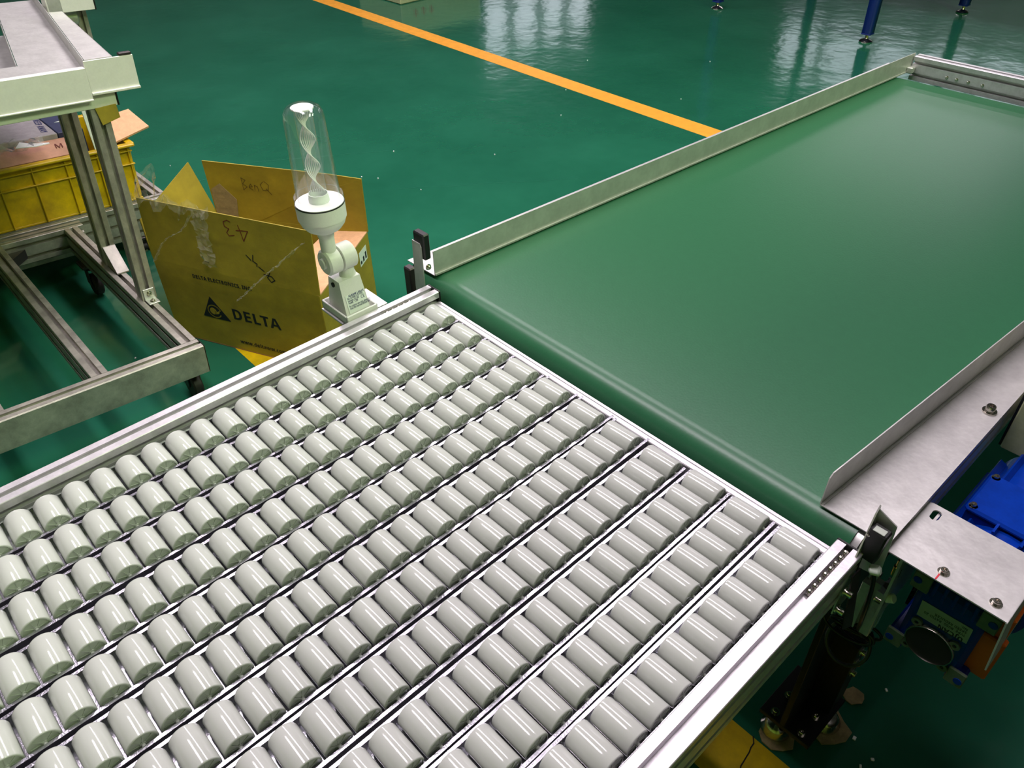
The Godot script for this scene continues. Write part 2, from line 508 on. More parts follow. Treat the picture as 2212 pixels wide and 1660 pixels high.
# ---------------------------------------------------------------- the hall
func make_hall() -> void:
	var fl := struct("floor", MB.new().box(Vector3(4.25, -0.1, -3.3), Vector3(17.9, 0.2, 13.8)), M.floor, "glossy green epoxy floor of the hall", "floor")
	part(fl, "floor_line", MB.new().plate([Vector3(2.295, 0.0008, -0.3), Vector3(2.400, 0.0008, -0.3), Vector3(2.545, 0.0008, -5.6), Vector3(2.440, 0.0008, -5.6)], 0.0008), M.line, "orange-yellow line painted on the green floor")
	part(fl, "floor_line", MB.new().plate([Vector3(0.035, 0.0008, 1.6), Vector3(0.147, 0.0008, 1.6), Vector3(0.147, 0.0008, -1.3), Vector3(0.035, 0.0008, -1.3)], 0.0008), M.old_line, "worn yellow line painted under the conveyor")
	var cr := MB.new()
	var rng := RandomNumberGenerator.new()
	rng.seed = 4
	var pts: Array = []
	for i in 13: pts.append(Vector2(0.03 + 0.0098 * i, 0.652 - 0.0023 * i + rng.randf_range(-0.003, 0.003)))
	cr.stroke(pts, 0.0022, Transform3D(Basis(Vector3(1, 0, 0), Vector3(0, 0, 1), Vector3(0, -1, 0)), Vector3(0, 0.0014, 0)))
	part(fl, "crack", cr, M.crack, "dark crack across the worn yellow line")
	for s in [[Vector2(1.02, -1.62), Vector2(1.60, -1.18), 0.0014], [Vector2(0.62, -2.35), Vector2(1.25, -1.95), 0.002], [Vector2(0.55, -1.88), Vector2(0.80, -1.80), 0.003], [Vector2(0.36, -2.30), Vector2(0.72, -2.22), 0.003]]:
		var m2 := MB.new()
		var a: Vector2 = s[0]
		var b: Vector2 = s[1]
		var w: Array = []
		for i in 9: w.append(a.lerp(b, i / 8.0) + Vector2(rng.randf_range(-0.006, 0.006), rng.randf_range(-0.006, 0.006)))
		m2.stroke(w, s[2], Transform3D(Basis(Vector3(1, 0, 0), Vector3(0, 0, 1), Vector3(0, -1, 0)), Vector3(0, 0.0006, 0)))
		part(fl, "scratch", m2, M.scratch)
	struct("ceiling", MB.new().box(Vector3(4.25, 4.3, -3.3), Vector3(17.9, 0.2, 13.8)), M.ceiling, "grey hall ceiling above the tube lamps", "ceiling")
	struct("wall_near", MB.new().box(Vector3(4.25, 2.1, 3.6), Vector3(17.9, 4.4, 0.2)), M.wall_green, "pale yellow-green hall wall behind the photographer", "wall")
	struct("wall_left", MB.new().box(Vector3(-4.7, 2.1, -3.3), Vector3(0.2, 4.4, 13.8)), M.wall_green, "pale yellow-green hall wall behind the carts", "wall")
	# far walls with window openings
	var wf := MB.new()
	wf.box(Vector3(4.25, 0.95, -10.1), Vector3(17.9, 1.9, 0.2)).box(Vector3(4.25, 3.65, -10.1), Vector3(17.9, 1.3, 0.2))
	wf.box(Vector3(1.95, 2.45, -10.1), Vector3(13.5, 1.1, 0.2)).box(Vector3(12.35, 2.45, -10.1), Vector3(1.7, 1.1, 0.2))
	struct("wall_far", wf, M.wall, "far grey hall wall with a band of four windows", "wall")
	window("window_1", Vector3(8.7, 1.9, -10.1), Vector3(11.5, 3.0, -10.1), 4, Vector3(1, 0, 0))
	var wr := MB.new()
	wr.box(Vector3(13.1, 1.3, -3.3), Vector3(0.2, 2.6, 13.8)).box(Vector3(13.1, 3.85, -3.3), Vector3(0.2, 0.9, 13.8))
	wr.box(Vector3(13.1, 3.0, -8.55), Vector3(0.2, 0.8, 3.3)).box(Vector3(13.1, 3.0, 0.9), Vector3(0.2, 0.8, 5.4))
	struct("wall_right", wr, M.wall, "side hall wall with a long band of windows", "wall")
	window("window_2", Vector3(13.1, 2.6, -6.9), Vector3(13.1, 3.4, -1.8), 6, Vector3(0, 0, 1))

func window(called: String, lo: Vector3, hi: Vector3, panes: int, along: Vector3) -> void:
	var t := Node3D.new()
	t.name = called
	add_child(t)
	t.position = Vector3((lo.x + hi.x) * 0.5, lo.y, (lo.z + hi.z) * 0.5)
	t.set_meta("kind", "structure")
	t.set_meta("label", "window band of %d panes in a grey frame" % panes)
	t.set_meta("category", "window")
	var l := (hi - lo).dot(along)
	var h := hi.y - lo.y
	var across := Vector3(along.z, 0, along.x)
	for i in panes + 1:
		var c := lo + along * l * i / panes
		part(t, "mullion", MB.new().box(Vector3(c.x, lo.y + h * 0.5, c.z), along * 0.14 + Vector3(0, h, 0) + across * 0.09), M.frame)
	for y in [lo.y + 0.03, hi.y - 0.03]:
		part(t, "frame_rail", MB.new().box(Vector3(t.position.x, y, t.position.z), along * l + Vector3(0, 0.06, 0) + across * 0.08), M.frame)
	for i in panes:
		var c := lo + along * l * (i + 0.5) / panes
		part(t, "pane", MB.new().box(Vector3(c.x, lo.y + h * 0.5, c.z), along * (l / panes - 0.14) + Vector3(0, h - 0.12, 0) + across * 0.006), M.glass)

# ---------------------------------------------------------------- roller table
func roller_mesh() -> ArrayMesh:
	var mb := MB.new()
	var r := 0.0152
	var h := 0.0232
	var xf := Transform3D(Basis(Vector3.RIGHT, PI / 2), Vector3.ZERO)
	mb.lathe([Vector2(0, -h), Vector2(r - 0.0026, -h), Vector2(r - 0.0008, -h + 0.0008), Vector2(r, -h + 0.0026), Vector2(r, h - 0.0013), Vector2(r - 0.0005, h - 0.0003), Vector2(r - 0.0013, h), Vector2(r - 0.0022, h), Vector2(r - 0.0023, h - 0.0010), Vector2(0.0035, h - 0.0010), Vector2(0.0033, h + 0.0002), Vector2(0, h + 0.0002)], 28, xf, 0.6)
	for i in 8:
		var a := TAU * i / 8.0
		mb.box(Vector3(cos(a) * 0.0080, sin(a) * 0.0080, h - 0.0009), Vector3(0.0094, 0.0009, 0.0014), 0.0, Basis(Vector3(0, 0, 1), a))
	mb.cyl(Vector3.ZERO, Vector3(0, 0, 1), 0.0021, 0.0584, 8)
	return mb.mesh()

func track_mesh(length: float) -> ArrayMesh:
	var mb := MB.new()
	var w := 0.0296
	var t := 0.0012
	var bot := -0.0165
	var top := 0.0022
	# U channel with turned-in lips, extruded along -x
	var p := PackedVector2Array([Vector2(-w, bot), Vector2(w, bot), Vector2(w, top), Vector2(w - 0.0036, top), Vector2(w - 0.0036, top - t), Vector2(w - t, top - t), Vector2(w - t, bot + t), Vector2(-w + t, bot + t), Vector2(-w + t, top - t), Vector2(-w + 0.0036, top - t), Vector2(-w + 0.0036, top), Vector2(-w, top)])
	mb.extr(p, Transform3D(Basis(Vector3(0, 0, 1), Vector3(0, 1, 0), Vector3(-1, 0, 0)), Vector3(0.0165, 0, 0)), length)
	return mb.mesh()

func make_roller_table() -> void:
	var t := thing("roller_table", "aluminium framed roller table with eleven lanes of white plastic rollers", "roller conveyor", Vector3(-0.48, 0, 0.32))
	var prof := profile(0.03, 0.06, 0.03)
	for s in [[-0.0515, "far"], [0.683, "near"]]:
		var rail := part(t, "side_rail", MB.new().bar(prof, R(-1.0, -0.01, s[0]), R(0.03, -0.01, s[0]), Vector3.UP), M.alu)
		part(rail, "end_cap", MB.new().box(R(0.0318, -0.01, s[0]), Vector3(0.0035, 0.061, 0.031), 0.0008), M.black, "black plastic end cap")
		var k := 8 if s[1] == "near" else 5
		for i in k:
			var x: float = 0.024 - i * 0.0105 if s[1] == "near" else -0.018 - i * 0.011
			part(rail, "slot_nut", MB.new().lathe([Vector2(0.0038, -0.004), Vector2(0.0038, 0), Vector2(0.0033, 0.0015), Vector2(0.0018, 0.0026), Vector2(0, 0.003)], 10, Transform3D(Basis(), R(x, 0.0155, s[0]))), M.screw)
	# nosing strip between the rollers and the belt
	var nose := PackedVector2Array([Vector2(-0.0072, -0.03), Vector2(0.0072, -0.03), Vector2(0.0072, -0.001), Vector2(0.0062, 0), Vector2(0.002, 0), Vector2(0.0012, -0.001), Vector2(-0.001, -0.001), Vector2(-0.0018, 0), Vector2(-0.0062, 0), Vector2(-0.0072, -0.001)])
	part(t, "nosing_bar", MB.new().bar(nose, R(0.0245, 0.002, -0.0355), R(0.0245, 0.002, 0.667), Vector3.UP), M.alu)
	part(t, "cross_beam", MB.new().box(R(-0.004, -0.0355, 0.3155), Vector3(0.042, 0.032, 0.70), 0.002), M.black, "black cross beam under the track ends")
	for x in [-0.4, -0.9]:
		part(t, "cross_beam", MB.new().bar(profile(0.03, 0.03, 0.03), R(x, -0.0345, -0.036), R(x, -0.0345, 0.667), Vector3.UP), M.alu)
		for z in [0.08, 0.47]:
			part(t, "leg", MB.new().bar(profile(0.03, 0.03, 0.03), Vector3(x, 0.02, z), R(x, -0.048, z), Vector3.RIGHT).cyl(Vector3(x, 0.011, z), Vector3.UP, 0.03, 0.022, 20, 0.004), M.alu)
	part(t, "shade_sheet", MB.new().box(R(-0.4825, -0.0178, 0.3155), Vector3(0.985, 0.0014, 0.702)), M.black, "black sheet added under the tracks to stand in for shade")  # added black sheet, stands in for the shade below the gaps between tracks
	var z0 := [-0.012, 1.051, 2.036, 3.026, 4.017, 5.029, 6.007, 7.03, 8.026, 9.0, 9.992]
	var z10 := [0.006, 1.025, 2.055, 3.118, 4.125, 5.146, 6.148, 7.127, 8.133, 9.094, 10.011]
	var x0 := [0.022, -0.047, -0.055, -0.042, -0.046, -0.055, -0.04, -0.03, 0.023, 0.014, 0.023]
	var pit := [0.5185, 0.5131, 0.5145, 0.5156, 0.5161, 0.5157, 0.5176, 0.5174, 0.5201, 0.5234, 0.5209]
	var ends := [0.0, 0.001, 0.0, -0.001, 0.004, 0.006, 0.005, -0.004, 0.0, 0.0, 0.0]
	var rm := roller_mesh()
	var tm := track_mesh(0.97)
	var rng := RandomNumberGenerator.new()
	rng.seed = 11
	for k in 11:
		var tr := MeshInstance3D.new()
		tr.name = "roller_track"
		tr.mesh = tm
		tr.material_override = M.zinc
		t.add_child(tr, true)
		# keep the lanes clear of one another: middle lanes are bowed a little towards the near rail
		tr.position = R(ends[k], 0, z0[k] * S) - t.position
		tr.rotation.y = atan2((z10[k] - z0[k]) * S, 10 * S)
		for i in 27:
			var ro := MeshInstance3D.new()
			ro.name = "roller"
			ro.mesh = rm
			ro.material_override = M.roller
			tr.add_child(ro, true)
			ro.position = Vector3(x0[k] * S - ends[k] - i * pit[k] * S, 0, rng.randf_range(-0.0004, 0.0004))
			ro.rotation = Vector3(rng.randf_range(-0.004, 0.004), rng.randf_range(-0.006, 0.006), rng.randf_range(0, TAU))

# ---------------------------------------------------------------- belt conveyor
func make_belt_conveyor() -> void:
	var t := thing("belt_conveyor", "wide green belt conveyor between steel side guides at the end of the roller table", "conveyor", Vector3(0.85, 0, 0.27))
	# belt loop
	var sec: Array = []
	var rr := 0.036
	for i in 19:
		var a := PI * 1.5 - PI * i / 18.0
		sec.append(R(0.083 + rr * cos(a), 0.010 - rr + rr * sin(a), -0.128))
	for i in 19:
		var a := PI * 0.5 - PI * i / 18.0
		sec.append(R(1.555 + rr * cos(a), 0.010 - rr + rr * sin(a), -0.128))
	sec.append(sec[0])
	var edge: Array = []
	for i in sec.size():
		var q: Vector3 = sec[i]
		edge.append(Vector3(q.x, q.y, 0.675))
		sec[i] = Vector3(q.x, q.y, -0.125 + 0.0457 * (q.x - 0.064))
	part(t, "belt", MB.new().loft(sec, edge), M.belt)
	part(t, "drum", MB.new().cyl(R(0.083, 0.010 - rr, 0.2735), Vector3(0, 0, 1), rr - 0.003, 0.82, 24), M.steel)
	part(t, "drum", MB.new().cyl(R(1.555, 0.010 - rr, 0.32), Vector3(0, 0, 1), rr - 0.003, 0.72, 24), M.steel)
	part(t, "slider_bed", MB.new().box(R(0.82, -0.004, 0.31), Vector3(1.38, 0.02, 0.70)), M.steel)
	# side frames
	for z in [-0.150, 0.6935]:
		var fr := part(t, "side_frame", MB.new().bar(profile(0.03, 0.06, 0.03), R(0.13, -0.0195, z), R(1.66, -0.0195, z if z > 0.0 else -0.080), Vector3.UP), M.alu)
		part(fr, "bearing_block", MB.new().box(R(0.098, -0.02, z), Vector3(0.06, 0.045, 0.026), 0.003), M.black)
	# side guides: upright wall on the belt side, flat flange outwards
	var far := MB.new()
	far.plate([R(0.0639, 0.013, -0.0908), R(1.645, 0.013, -0.0185), R(1.645, 0.013, -0.070), R(0.0618, 0.013, -0.1646)], 0.0015)
	far.bar(rect(0.0014, 0.046), R(0.0645, 0.0355, -0.0908), R(1.630, 0.0355, -0.0190), Vector3.UP)
	far.bar(rect(0.003, 0.003), R(0.0645, 0.0145, -0.0890), R(1.630, 0.0145, -0.0172), Vector3.UP)
	part(t, "side_guide", far, M.guide)
	var near := MB.new()
	near.plate([R(0.0695, 0.013, 0.709), R(1.645, 0.013, 0.7095), R(1.645, 0.013, 0.690), R(0.70, 0.013, 0.669), R(0.0689, 0.013, 0.6266)], 0.0015)
	var wall := [R(0.0693, 0.0125, 0.6268), R(0.70, 0.0125, 0.6690), R(0.70, 0.0605, 0.6690), R(0.0768, 0.0605, 0.6272), R(0.0712, 0.055, 0.6268)]
	near.plate(wall, 0.0014)
	near.bar(rect(0.0014, 0.048), R(0.70, 0.0365, 0.6690), R(1.645, 0.0365, 0.690), Vector3.UP)
	near.bar(rect(0.003, 0.003), R(0.0705, 0.0145, 0.6285), R(0.70, 0.0145, 0.6707), Vector3.UP)
	var ng := part(t, "side_guide", near, M.guide)
	bolt(ng, R(0.375, 0.013, 0.6935), Vector3.UP, 0.006, 0.010)
	bolt(ng, R(0.95, 0.013, 0.697), Vector3.UP, 0.006, 0.010)
	# cross profile at the far end
	var eb := part(t, "end_bar", MB.new().bar(profile(0.03, 0.06, 0.03), R(1.638, 0.022, -0.016), R(1.638, 0.022, 0.72), Vector3.UP), M.alu)
	for z in [0.08, 0.105, 0.135, 0.17]: bolt(eb, R(1.623, 0.018, z), Vector3(-1, 0, 0), 0.003, 0.004)
	part(t, "corner_bracket", MB.new().box(R(1.612, 0.02, -0.012), Vector3(0.02, 0.016, 0.016), 0.002), M.steel)
	# black legs: base plate, upright plate, levelling feet
	for q in [[0.0, 0.0], [1.25, 0.0], [0.0, -0.79], [1.25, -0.79]]:
		var ox: float = q[0]
		var oz: float = q[1]
		var leg := part(t, "leg", MB.new().box(R(0.228, -0.3275, oz + 0.6535), Vector3(0.122, 0.548, 0.010), 0.001).box(R(0.228, -0.606, oz + 0.6575), Vector3(0.122, 0.010, 0.094), 0.001).box(R(0.266, -0.5, oz + 0.678), Vector3(0.046, 0.2, 0.04), 0.001).box(R(0.228, -0.056, oz + 0.668), Vector3(0.122, 0.012, 0.04), 0.001), M.black, "black steel leg with base plate") if ox == 0.0 and oz == 0.0 else part(t, "leg", MB.new().box(R(ox + 0.228, -0.33, oz + 0.6535), Vector3(0.122, 0.56, 0.010), 0.001).box(R(ox + 0.228, -0.606, oz + 0.6575), Vector3(0.122, 0.010, 0.094), 0.001), M.black)
		for f in [[0.262, 0.693], [0.188, 0.640]]:
			part(leg, "levelling_foot", MB.new().lathe([Vector2(0, -0.656), Vector2(0.026, -0.656), Vector2(0.0265, -0.650), Vector2(0.022, -0.645), Vector2(0.0215, -0.640), Vector2(0.016, -0.634), Vector2(0.008, -0.631), Vector2(0.005, -0.628), Vector2(0.005, -0.604), Vector2(0, -0.604)], 24, Transform3D(Basis(), R(ox + f[0], 0, oz + f[1]))), M.screw, "bright zinc levelling foot")
		if ox == 0.0 and oz == 0.0:
			for b in [[0.2238, 0.6325], [0.1801, 0.6325], [0.2227, 0.6845], [0.1794, 0.6839]]: bolt(leg, R(b[0], -0.601, b[1]), Vector3.UP, 0.0052, 0.008)
			for y in [-0.425, -0.456, -0.486]: bolt(leg, R(0.262, y, 0.698), Vector3(0, 0, 1), 0.0052, 0.008)
			for y in [-0.44, -0.515]: bolt(leg, R(0.289, y, 0.69), Vector3(1, 0, 0), 0.0052, 0.010)

# ---------------------------------------------------------------- drive
func make_drive() -> void:
	var t := thing("gear_motor", "blue worm gear motor hanging beside the belt conveyor under a steel cover", "motor", R(0.14, -0.17, 0.785))
	var g := MB.new()
	var zc := 0.788
	var yc := -0.088
	g.box(R(0.138, yc, zc), Vector3(0.088, 0.118, 0.074), 0.006)
	for s in [-1.0, 1.0]:
		for q in [-1.0, 1.0]:
			g.box(R(0.138, yc + q * 0.058, zc + s * 0.036), Vector3(0.09, 0.024, 0.02), 0.003)
	var gb := part(t, "gearbox", g, M.blue)
	for i in 5:
		part(gb, "fin", MB.new().box(R(0.0935, -0.034, zc - 0.022 + i * 0.011), Vector3(0.006, 0.026, 0.004), 0.001), M.blue)
	for s in [-1.0, 1.0]:
		for q in [-1.0, 1.0]:
			var lug := MB.new()
			lug.box(R(0.0925, yc + q * 0.054, zc + s * 0.037), Vector3(0.004, 0.026, 0.020), 0.001)
			var lp := part(gb, "mounting_lug", lug, M.lug, "bare metal mounting lug")
			part(lp, "slot", MB.new().cyl(R(0.0903, yc + q * 0.056, zc + s * 0.041), Vector3(1, 0, 0), 0.0048, 0.0012, 14), M.blue)
	var ring := MB.new()
	ring.lathe([Vector2(0.0258, 0), Vector2(0.0275, 0), Vector2(0.0275, 0.006), Vector2(0.0272, 0.0065), Vector2(0.0262, 0.0065), Vector2(0.0258, 0.005), Vector2(0.0258, 0)], 36, Transform3D(Basis(Vector3(0, 1, 0), Vector3(-1, 0, 0), Vector3(0, 0, 1)), R(0.0945, -0.117, zc - 0.001)), 0.8)
	var rg := part(gb, "bearing_ring", ring, M.screw, "bright steel ring round the bore")
	part(rg, "bore_cover", MB.new().cyl(R(0.0925, -0.117, zc - 0.001), Vector3(1, 0, 0), 0.0260, 0.006, 32), M.bore, "black rubber bore cover")
	for a in 4:
		var an := PI / 4 + a * PI / 2
		part(gb, "ear", MB.new().lathe([Vector2(0.0025, 0), Vector2(0.006, 0), Vector2(0.006, 0.004), Vector2(0.0025, 0.004), Vector2(0.0025, 0)], 14, Transform3D(Basis(Vector3(0, 1, 0), Vector3(-1, 0, 0), Vector3(0, 0, 1)), R(0.0945, -0.117 + sin(an) * 0.031, zc - 0.001 + cos(an) * 0.031)), 0.8), M.lug)
	# rating plate
	var px := Transform3D(Basis(Vector3(0, 0.28, 0.96).normalized() * -1.0, Vector3(0, -0.96, 0.28).normalized(), Vector3(-1, 0, 0)), R(0.0936, -0.0615, 0.812))
	px.basis = Basis(Vector3(0, -0.05, -0.9987), Vector3(0, -0.9987, 0.05), Vector3(-1, 0, 0))
	var pl := part(gb, "rating_plate", MB.new().extr(PackedVector2Array([Vector2(-0.004, -0.004), Vector2(0.052, -0.004), Vector2(0.052, 0.022), Vector2(-0.004, 0.022)]), px, 0.0006), M.label_grey, "grey metal rating plate")
	lettering(pl, "UJCAN", Transform3D(px.basis, px.origin + px.basis * Vector3(0.0, 0.0145, 0.0008)), 0.0065, M.ink, 1.0, 700)
	lettering(pl, "TYPE  RV50  RATIO 20", Transform3D(px.basis, px.origin + px.basis * Vector3(0.0, 0.0085, 0.0008)), 0.0032, M.ink, 1.0)
	lettering(pl, "SPEED REDUCER", Transform3D(px.basis, px.origin + px.basis * Vector3(0.0, 0.003, 0.0008)), 0.0032, M.ink, 1.0)
	lettering(pl, "No.", Transform3D(px.basis, px.origin + px.basis * Vector3(0.0, -0.002, 0.0008)), 0.0032, M.ink, 1.0)
	# motor body behind, terminal box on top
	part(t, "motor_body", MB.new().cyl(R(0.30, -0.10, 0.792), Vector3(1, 0, 0), 0.062, 0.24, 32, 0.006), M.blue)
	for i in 14:
		var a := TAU * i / 14.0
		part(t, "cooling_fin", MB.new().box(R(0.31, -0.10 + sin(a) * 0.065, 0.792 + cos(a) * 0.065), Vector3(0.18, 0.003, 0.012), 0.0, Basis(Vector3(1, 0, 0), -a)), M.blue)
	var tb := part(t, "terminal_box", MB.new().box(R(0.277, -0.066, 0.782), Vector3(0.078, 0.060, 0.088), 0.004), M.blue)
	var lid := part(tb, "lid", MB.new().box(R(0.277, -0.033, 0.782), Vector3(0.082, 0.008, 0.092), 0.003), M.blue)
	for q in [[0.243, 0.743], [0.311, 0.743], [0.243, 0.821], [0.311, 0.821]]: bolt(lid, R(q[0], -0.030, q[1]), Vector3.UP, 0.0035, 0.005)
	part(t, "output_flange", MB.new().box(R(0.14, -0.085, zc + 0.048), Vector3(0.05, 0.10, 0.018), 0.003), M.orange, "orange plastic flange")
	part(t, "output_flange", MB.new().box(R(0.115, -0.105, zc + 0.046), Vector3(0.012, 0.07, 0.03), 0.002), M.orange, "orange plastic tab")
	# cover plate
	var c := thing("motor_cover", "folded brushed steel cover plate screwed on above the blue gear motor", "cover", R(0.125, -0.006, 0.77))
	var outline := PackedVector2Array()
	var w0 := 0.706
	for q in [Vector2(0.074, 0.706), Vector2(0.172, 0.706), Vector2(0.177, 0.708), Vector2(0.180, 0.713), Vector2(0.180, 0.838), Vector2(0.074, 0.838)]: outline.append(Vector2(q.x, -q.y))
	var hole := PackedVector2Array()
	for i in 16:
		var a := TAU * i / 16.0
		var p := Vector2(cos(a), sin(a)) * 0.0052
		p.x += 0.004 * signf(p.x)
		hole.append(Vector2(0.163 + p.x, -0.7235 + p.y))
	# outline with the slot cut out through a hair-thin bridge
	var cut := PackedVector2Array()
	for p in outline: cut.append(p)
	var with_hole := PackedVector2Array([outline[5], outline[0], outline[1], outline[2], outline[3], outline[4]])
	var pm := MB.new()
	var flat := Basis(Vector3(1, 0, 0), Vector3(0, 0, -1), Vector3(0, 1, 0))
	for piece in Geometry2D.clip_polygons(with_hole, PackedVector2Array([Vector2(0.14, -0.69), Vector2(0.163, -0.69), Vector2(0.163, -0.86), Vector2(0.14, -0.86)])):
		for half in Geometry2D.clip_polygons(piece, hole): pm.extr(half, Transform3D(flat, R(0, -0.0018, 0)), 0.0018)
	for half in Geometry2D.clip_polygons(PackedVector2Array([Vector2(0.14, -0.706), Vector2(0.163, -0.706), Vector2(0.163, -0.838), Vector2(0.14, -0.838)]), hole): pm.extr(half, Transform3D(flat, R(0, -0.0018, 0)), 0.0018)
	var plate := part(c, "plate", pm, M.steel)
	bolt(plate, R(0.0895, 0.0, 0.7655), Vector3.UP, 0.0042, 0.005)
	bolt(plate, R(0.0895, 0.0, 0.8205), Vector3.UP, 0.0042, 0.005)
	part(plate, "paint_mark", MB.new().box(R(0.0805, 0.0003, 0.7635), Vector3(0.012, 0.0006, 0.0016)), M.red, "red paint mark")
	part(c, "flap", MB.new().plate([R(0.0735, -0.001, 0.8385), R(0.073, -0.080, 0.8457), R(0.18, -0.080, 0.8457), R(0.18, -0.001, 0.8385)], 0.0018), M.steel)
	# bracket plate between gearbox and conveyor
	part(c, "side_plate", MB.new().plate([R(0.085, -0.004, 0.7265), R(0.085, -0.13, 0.7265), R(0.175, -0.13, 0.7265), R(0.175, -0.004, 0.7265)], 0.003), M.steel)
	# beige control box on the conveyor's side
	var k := thing("control_box", "pale grey-green control box fixed to the side of the belt conveyor", "control box", R(0.55, -0.06, 0.77))
	part(k, "body", MB.new().box(R(0.475, -0.012, 0.775), Vector3(0.12, 0.095, 0.112), 0.002), M.beige)
	part(k, "lid", MB.new().box(R(0.5, -0.012, 0.775), Vector3(0.175, 0.097, 0.114), 0.002), M.beige)
	part(k, "gasket", MB.new().box(R(0.42, -0.012, 0.7165), Vector3(0.012, 0.09, 0.003)), M.black)
	# cable bundle between the control box and the motor
	for j in 4:
		var pts: Array = []
		var p0 := R(0.43 + 0.012 * j, -0.058, 0.755 + 0.006 * j)
		var p1 := R(0.36 + 0.01 * j, -0.14 - 0.01 * j, 0.742 + 0.004 * j)
		var p2 := R(0.25 - 0.012 * j, -0.12 - 0.015 * j, 0.728)
		var p3 := R(0.19, -0.16 - 0.01 * j, 0.735)
		for i in 15:
			var u := i / 14.0
			pts.append(p0 * pow(1 - u, 3) + p1 * 3 * u * pow(1 - u, 2) + p2 * 3 * u * u * (1 - u) + p3 * pow(u, 3))
		single("motor_cable", MB.new().tube(pts, 0.003, 8), M.cable, "black motor cable sagging below the pale control box", "cable", "black cables from the control box to the motor")

# ---------------------------------------------------------------- small fittings at the conveyor's end
func make_fittings() -> void:
	# sensor at the near rail
	var t := thing("photo_sensor", "black photoelectric sensor on a steel bracket beside the motor cover", "sensor", R(0.03, -0.07, 0.705))
	var br := part(t, "bracket", MB.new().plate([R(0.0, -0.058, 0.6995), R(0.030, -0.058, 0.6995), R(0.048, 0.02, 0.6935), R(0.050, 0.079, 0.690), R(0.044, 0.072, 0.690), R(0.012, 0.0, 0.6975)], 0.0016), M.steel)
	part(br, "flange", MB.new().plate([R(0.049, 0.074, 0.690), R(0.0475, -0.02, 0.6955), R(0.051, -0.02, 0.717), R(0.052, 0.060, 0.7135)], 0.0016), M.steel)
	part(br, "arm", MB.new().plate([R(0.012, 0.0, 0.700), R(0.03, 0.0, 0.7005), R(0.024, -0.085, 0.7165), R(0.004, -0.075, 0.7135)], 0.0016), M.caster)  # steel arm in a dark material: its shade is put into the colour
	for q in [[0.006, -0.020], [0.002, -0.048]]: bolt(br, R(q[0], q[1], 0.7005), Vector3(0, 0, 1), 0.0042, 0.009)
	var body := part(t, "body", MB.new().box(R(0.038, 0.036, 0.7025), Vector3(0.015, 0.046, 0.020), 0.0018, Basis(Vector3(1, 0, 0), 0.06)), M.black)
	part(body, "indicator_window", MB.new().box(R(0.036, 0.0592, 0.7035), Vector3(0.009, 0.001, 0.013), 0.0004), M.label_grey, "clear indicator window")
	for q in [[0.050, 0.6955], [0.020, 0.6965]]: bolt(body, R(0.0302, q[0], q[1]), Vector3(-1, 0, 0), 0.0012, 0.0008)
	part(body, "cable_tag", MB.new().cyl(R(0.036, 0.003, 0.714), Vector3(0.2, 0.35, 1), 0.006, 0.012, 14, 0.002), M.label, "white cable marker ring")
	# sensor at the far rail
	var f := thing("photo_sensor", "black photoelectric sensor on an upright steel bracket where the alarm light's rail meets the belt", "sensor", R(0.03, -0.05, -0.09))
	var fb := part(f, "bracket", MB.new().plate([R(0.033, -0.012, -0.104), R(0.033, -0.002, -0.0785), R(0.0335, 0.083, -0.0785), R(0.0335, 0.0885, -0.082), R(0.0335, 0.0885, -0.102), R(0.033, 0.0, -0.105)], 0.0016), M.steel)
	bolt(fb, R(0.042, 0.045, -0.0755), Vector3(0, 0, 1), 0.0035, 0.004)
	part(f, "body", MB.new().box(R(0.042, 0.082, -0.087), Vector3(0.013, 0.046, 0.028), 0.002), M.black)
	part(f, "clamp", MB.new().box(R(0.036, -0.002, -0.1215), Vector3(0.014, 0.062, 0.018), 0.002), M.caster, "dark steel clamp")
	bolt(f, R(0.028, -0.022, -0.124) - f.position, Vector3(-1, 0, 0), 0.004, 0.004)
	# coil of sensor cable hanging under the end of the rail
	var rng := RandomNumberGenerator.new()
	rng.seed = 21
	var pts: Array = []
	for i in 150:
		var u := i / 149.0
		var a := TAU * 5.0 * u
		var r := 0.030 + 0.004 * sin(a * 0.37)
		pts.append(R(0.115 + 0.010 * sin(a * 0.2) + 0.004 * sin(a * 1.3), -0.205 + 0.010 * u + sin(a) * r * 0.45, 0.699 + cos(a) * r + 0.003 * sin(u * 9.0)))
	var co := thing("cable_coil", "coil of thin black cable hanging below the end of the near rail", "cable", R(0.115, -0.24, 0.70))
	part(co, "coil", MB.new().tube(pts, 0.0024, 6), M.cable)
	var loop: Array = []
	for i in 41:
		var a := TAU * i / 40.0
		loop.append(R(0.112 + 0.012 * sin(a), -0.232 + 0.030 * sin(a), 0.7045 + 0.0275 * cos(a)))
	part(co, "loop", MB.new().tube(loop, 0.0026, 8), M.cable)
	var lead: Array = []
	for q in [R(0.038, 0.004, 0.712), R(0.045, -0.03, 0.716), R(0.052, -0.08, 0.718), R(0.07, -0.13, 0.716), R(0.10, -0.18, 0.712), R(0.115, -0.205, 0.725)]: lead.append(q)
	part(co, "lead", MB.new().tube(smooth_path(lead, 6), 0.0026, 8), M.cable)
	# belt tensioner between the frame and the gearbox
	var k := thing("belt_tensioner", "small aluminium tensioner block with brass fitting below the motor cover", "bracket", R(0.10, -0.16, 0.715))
	part(k, "block", MB.new().bar(profile(0.03, 0.03, 0.03), R(0.105, -0.085, 0.7105), R(0.105, -0.17, 0.7105), Vector3.RIGHT), M.alu)
	part(k, "cap", MB.new().cyl(R(0.098, -0.093, 0.7285), Vector3(0, 0.6, 0.8), 0.006, 0.011, 18, 0.001), M.label, "white plastic cap")
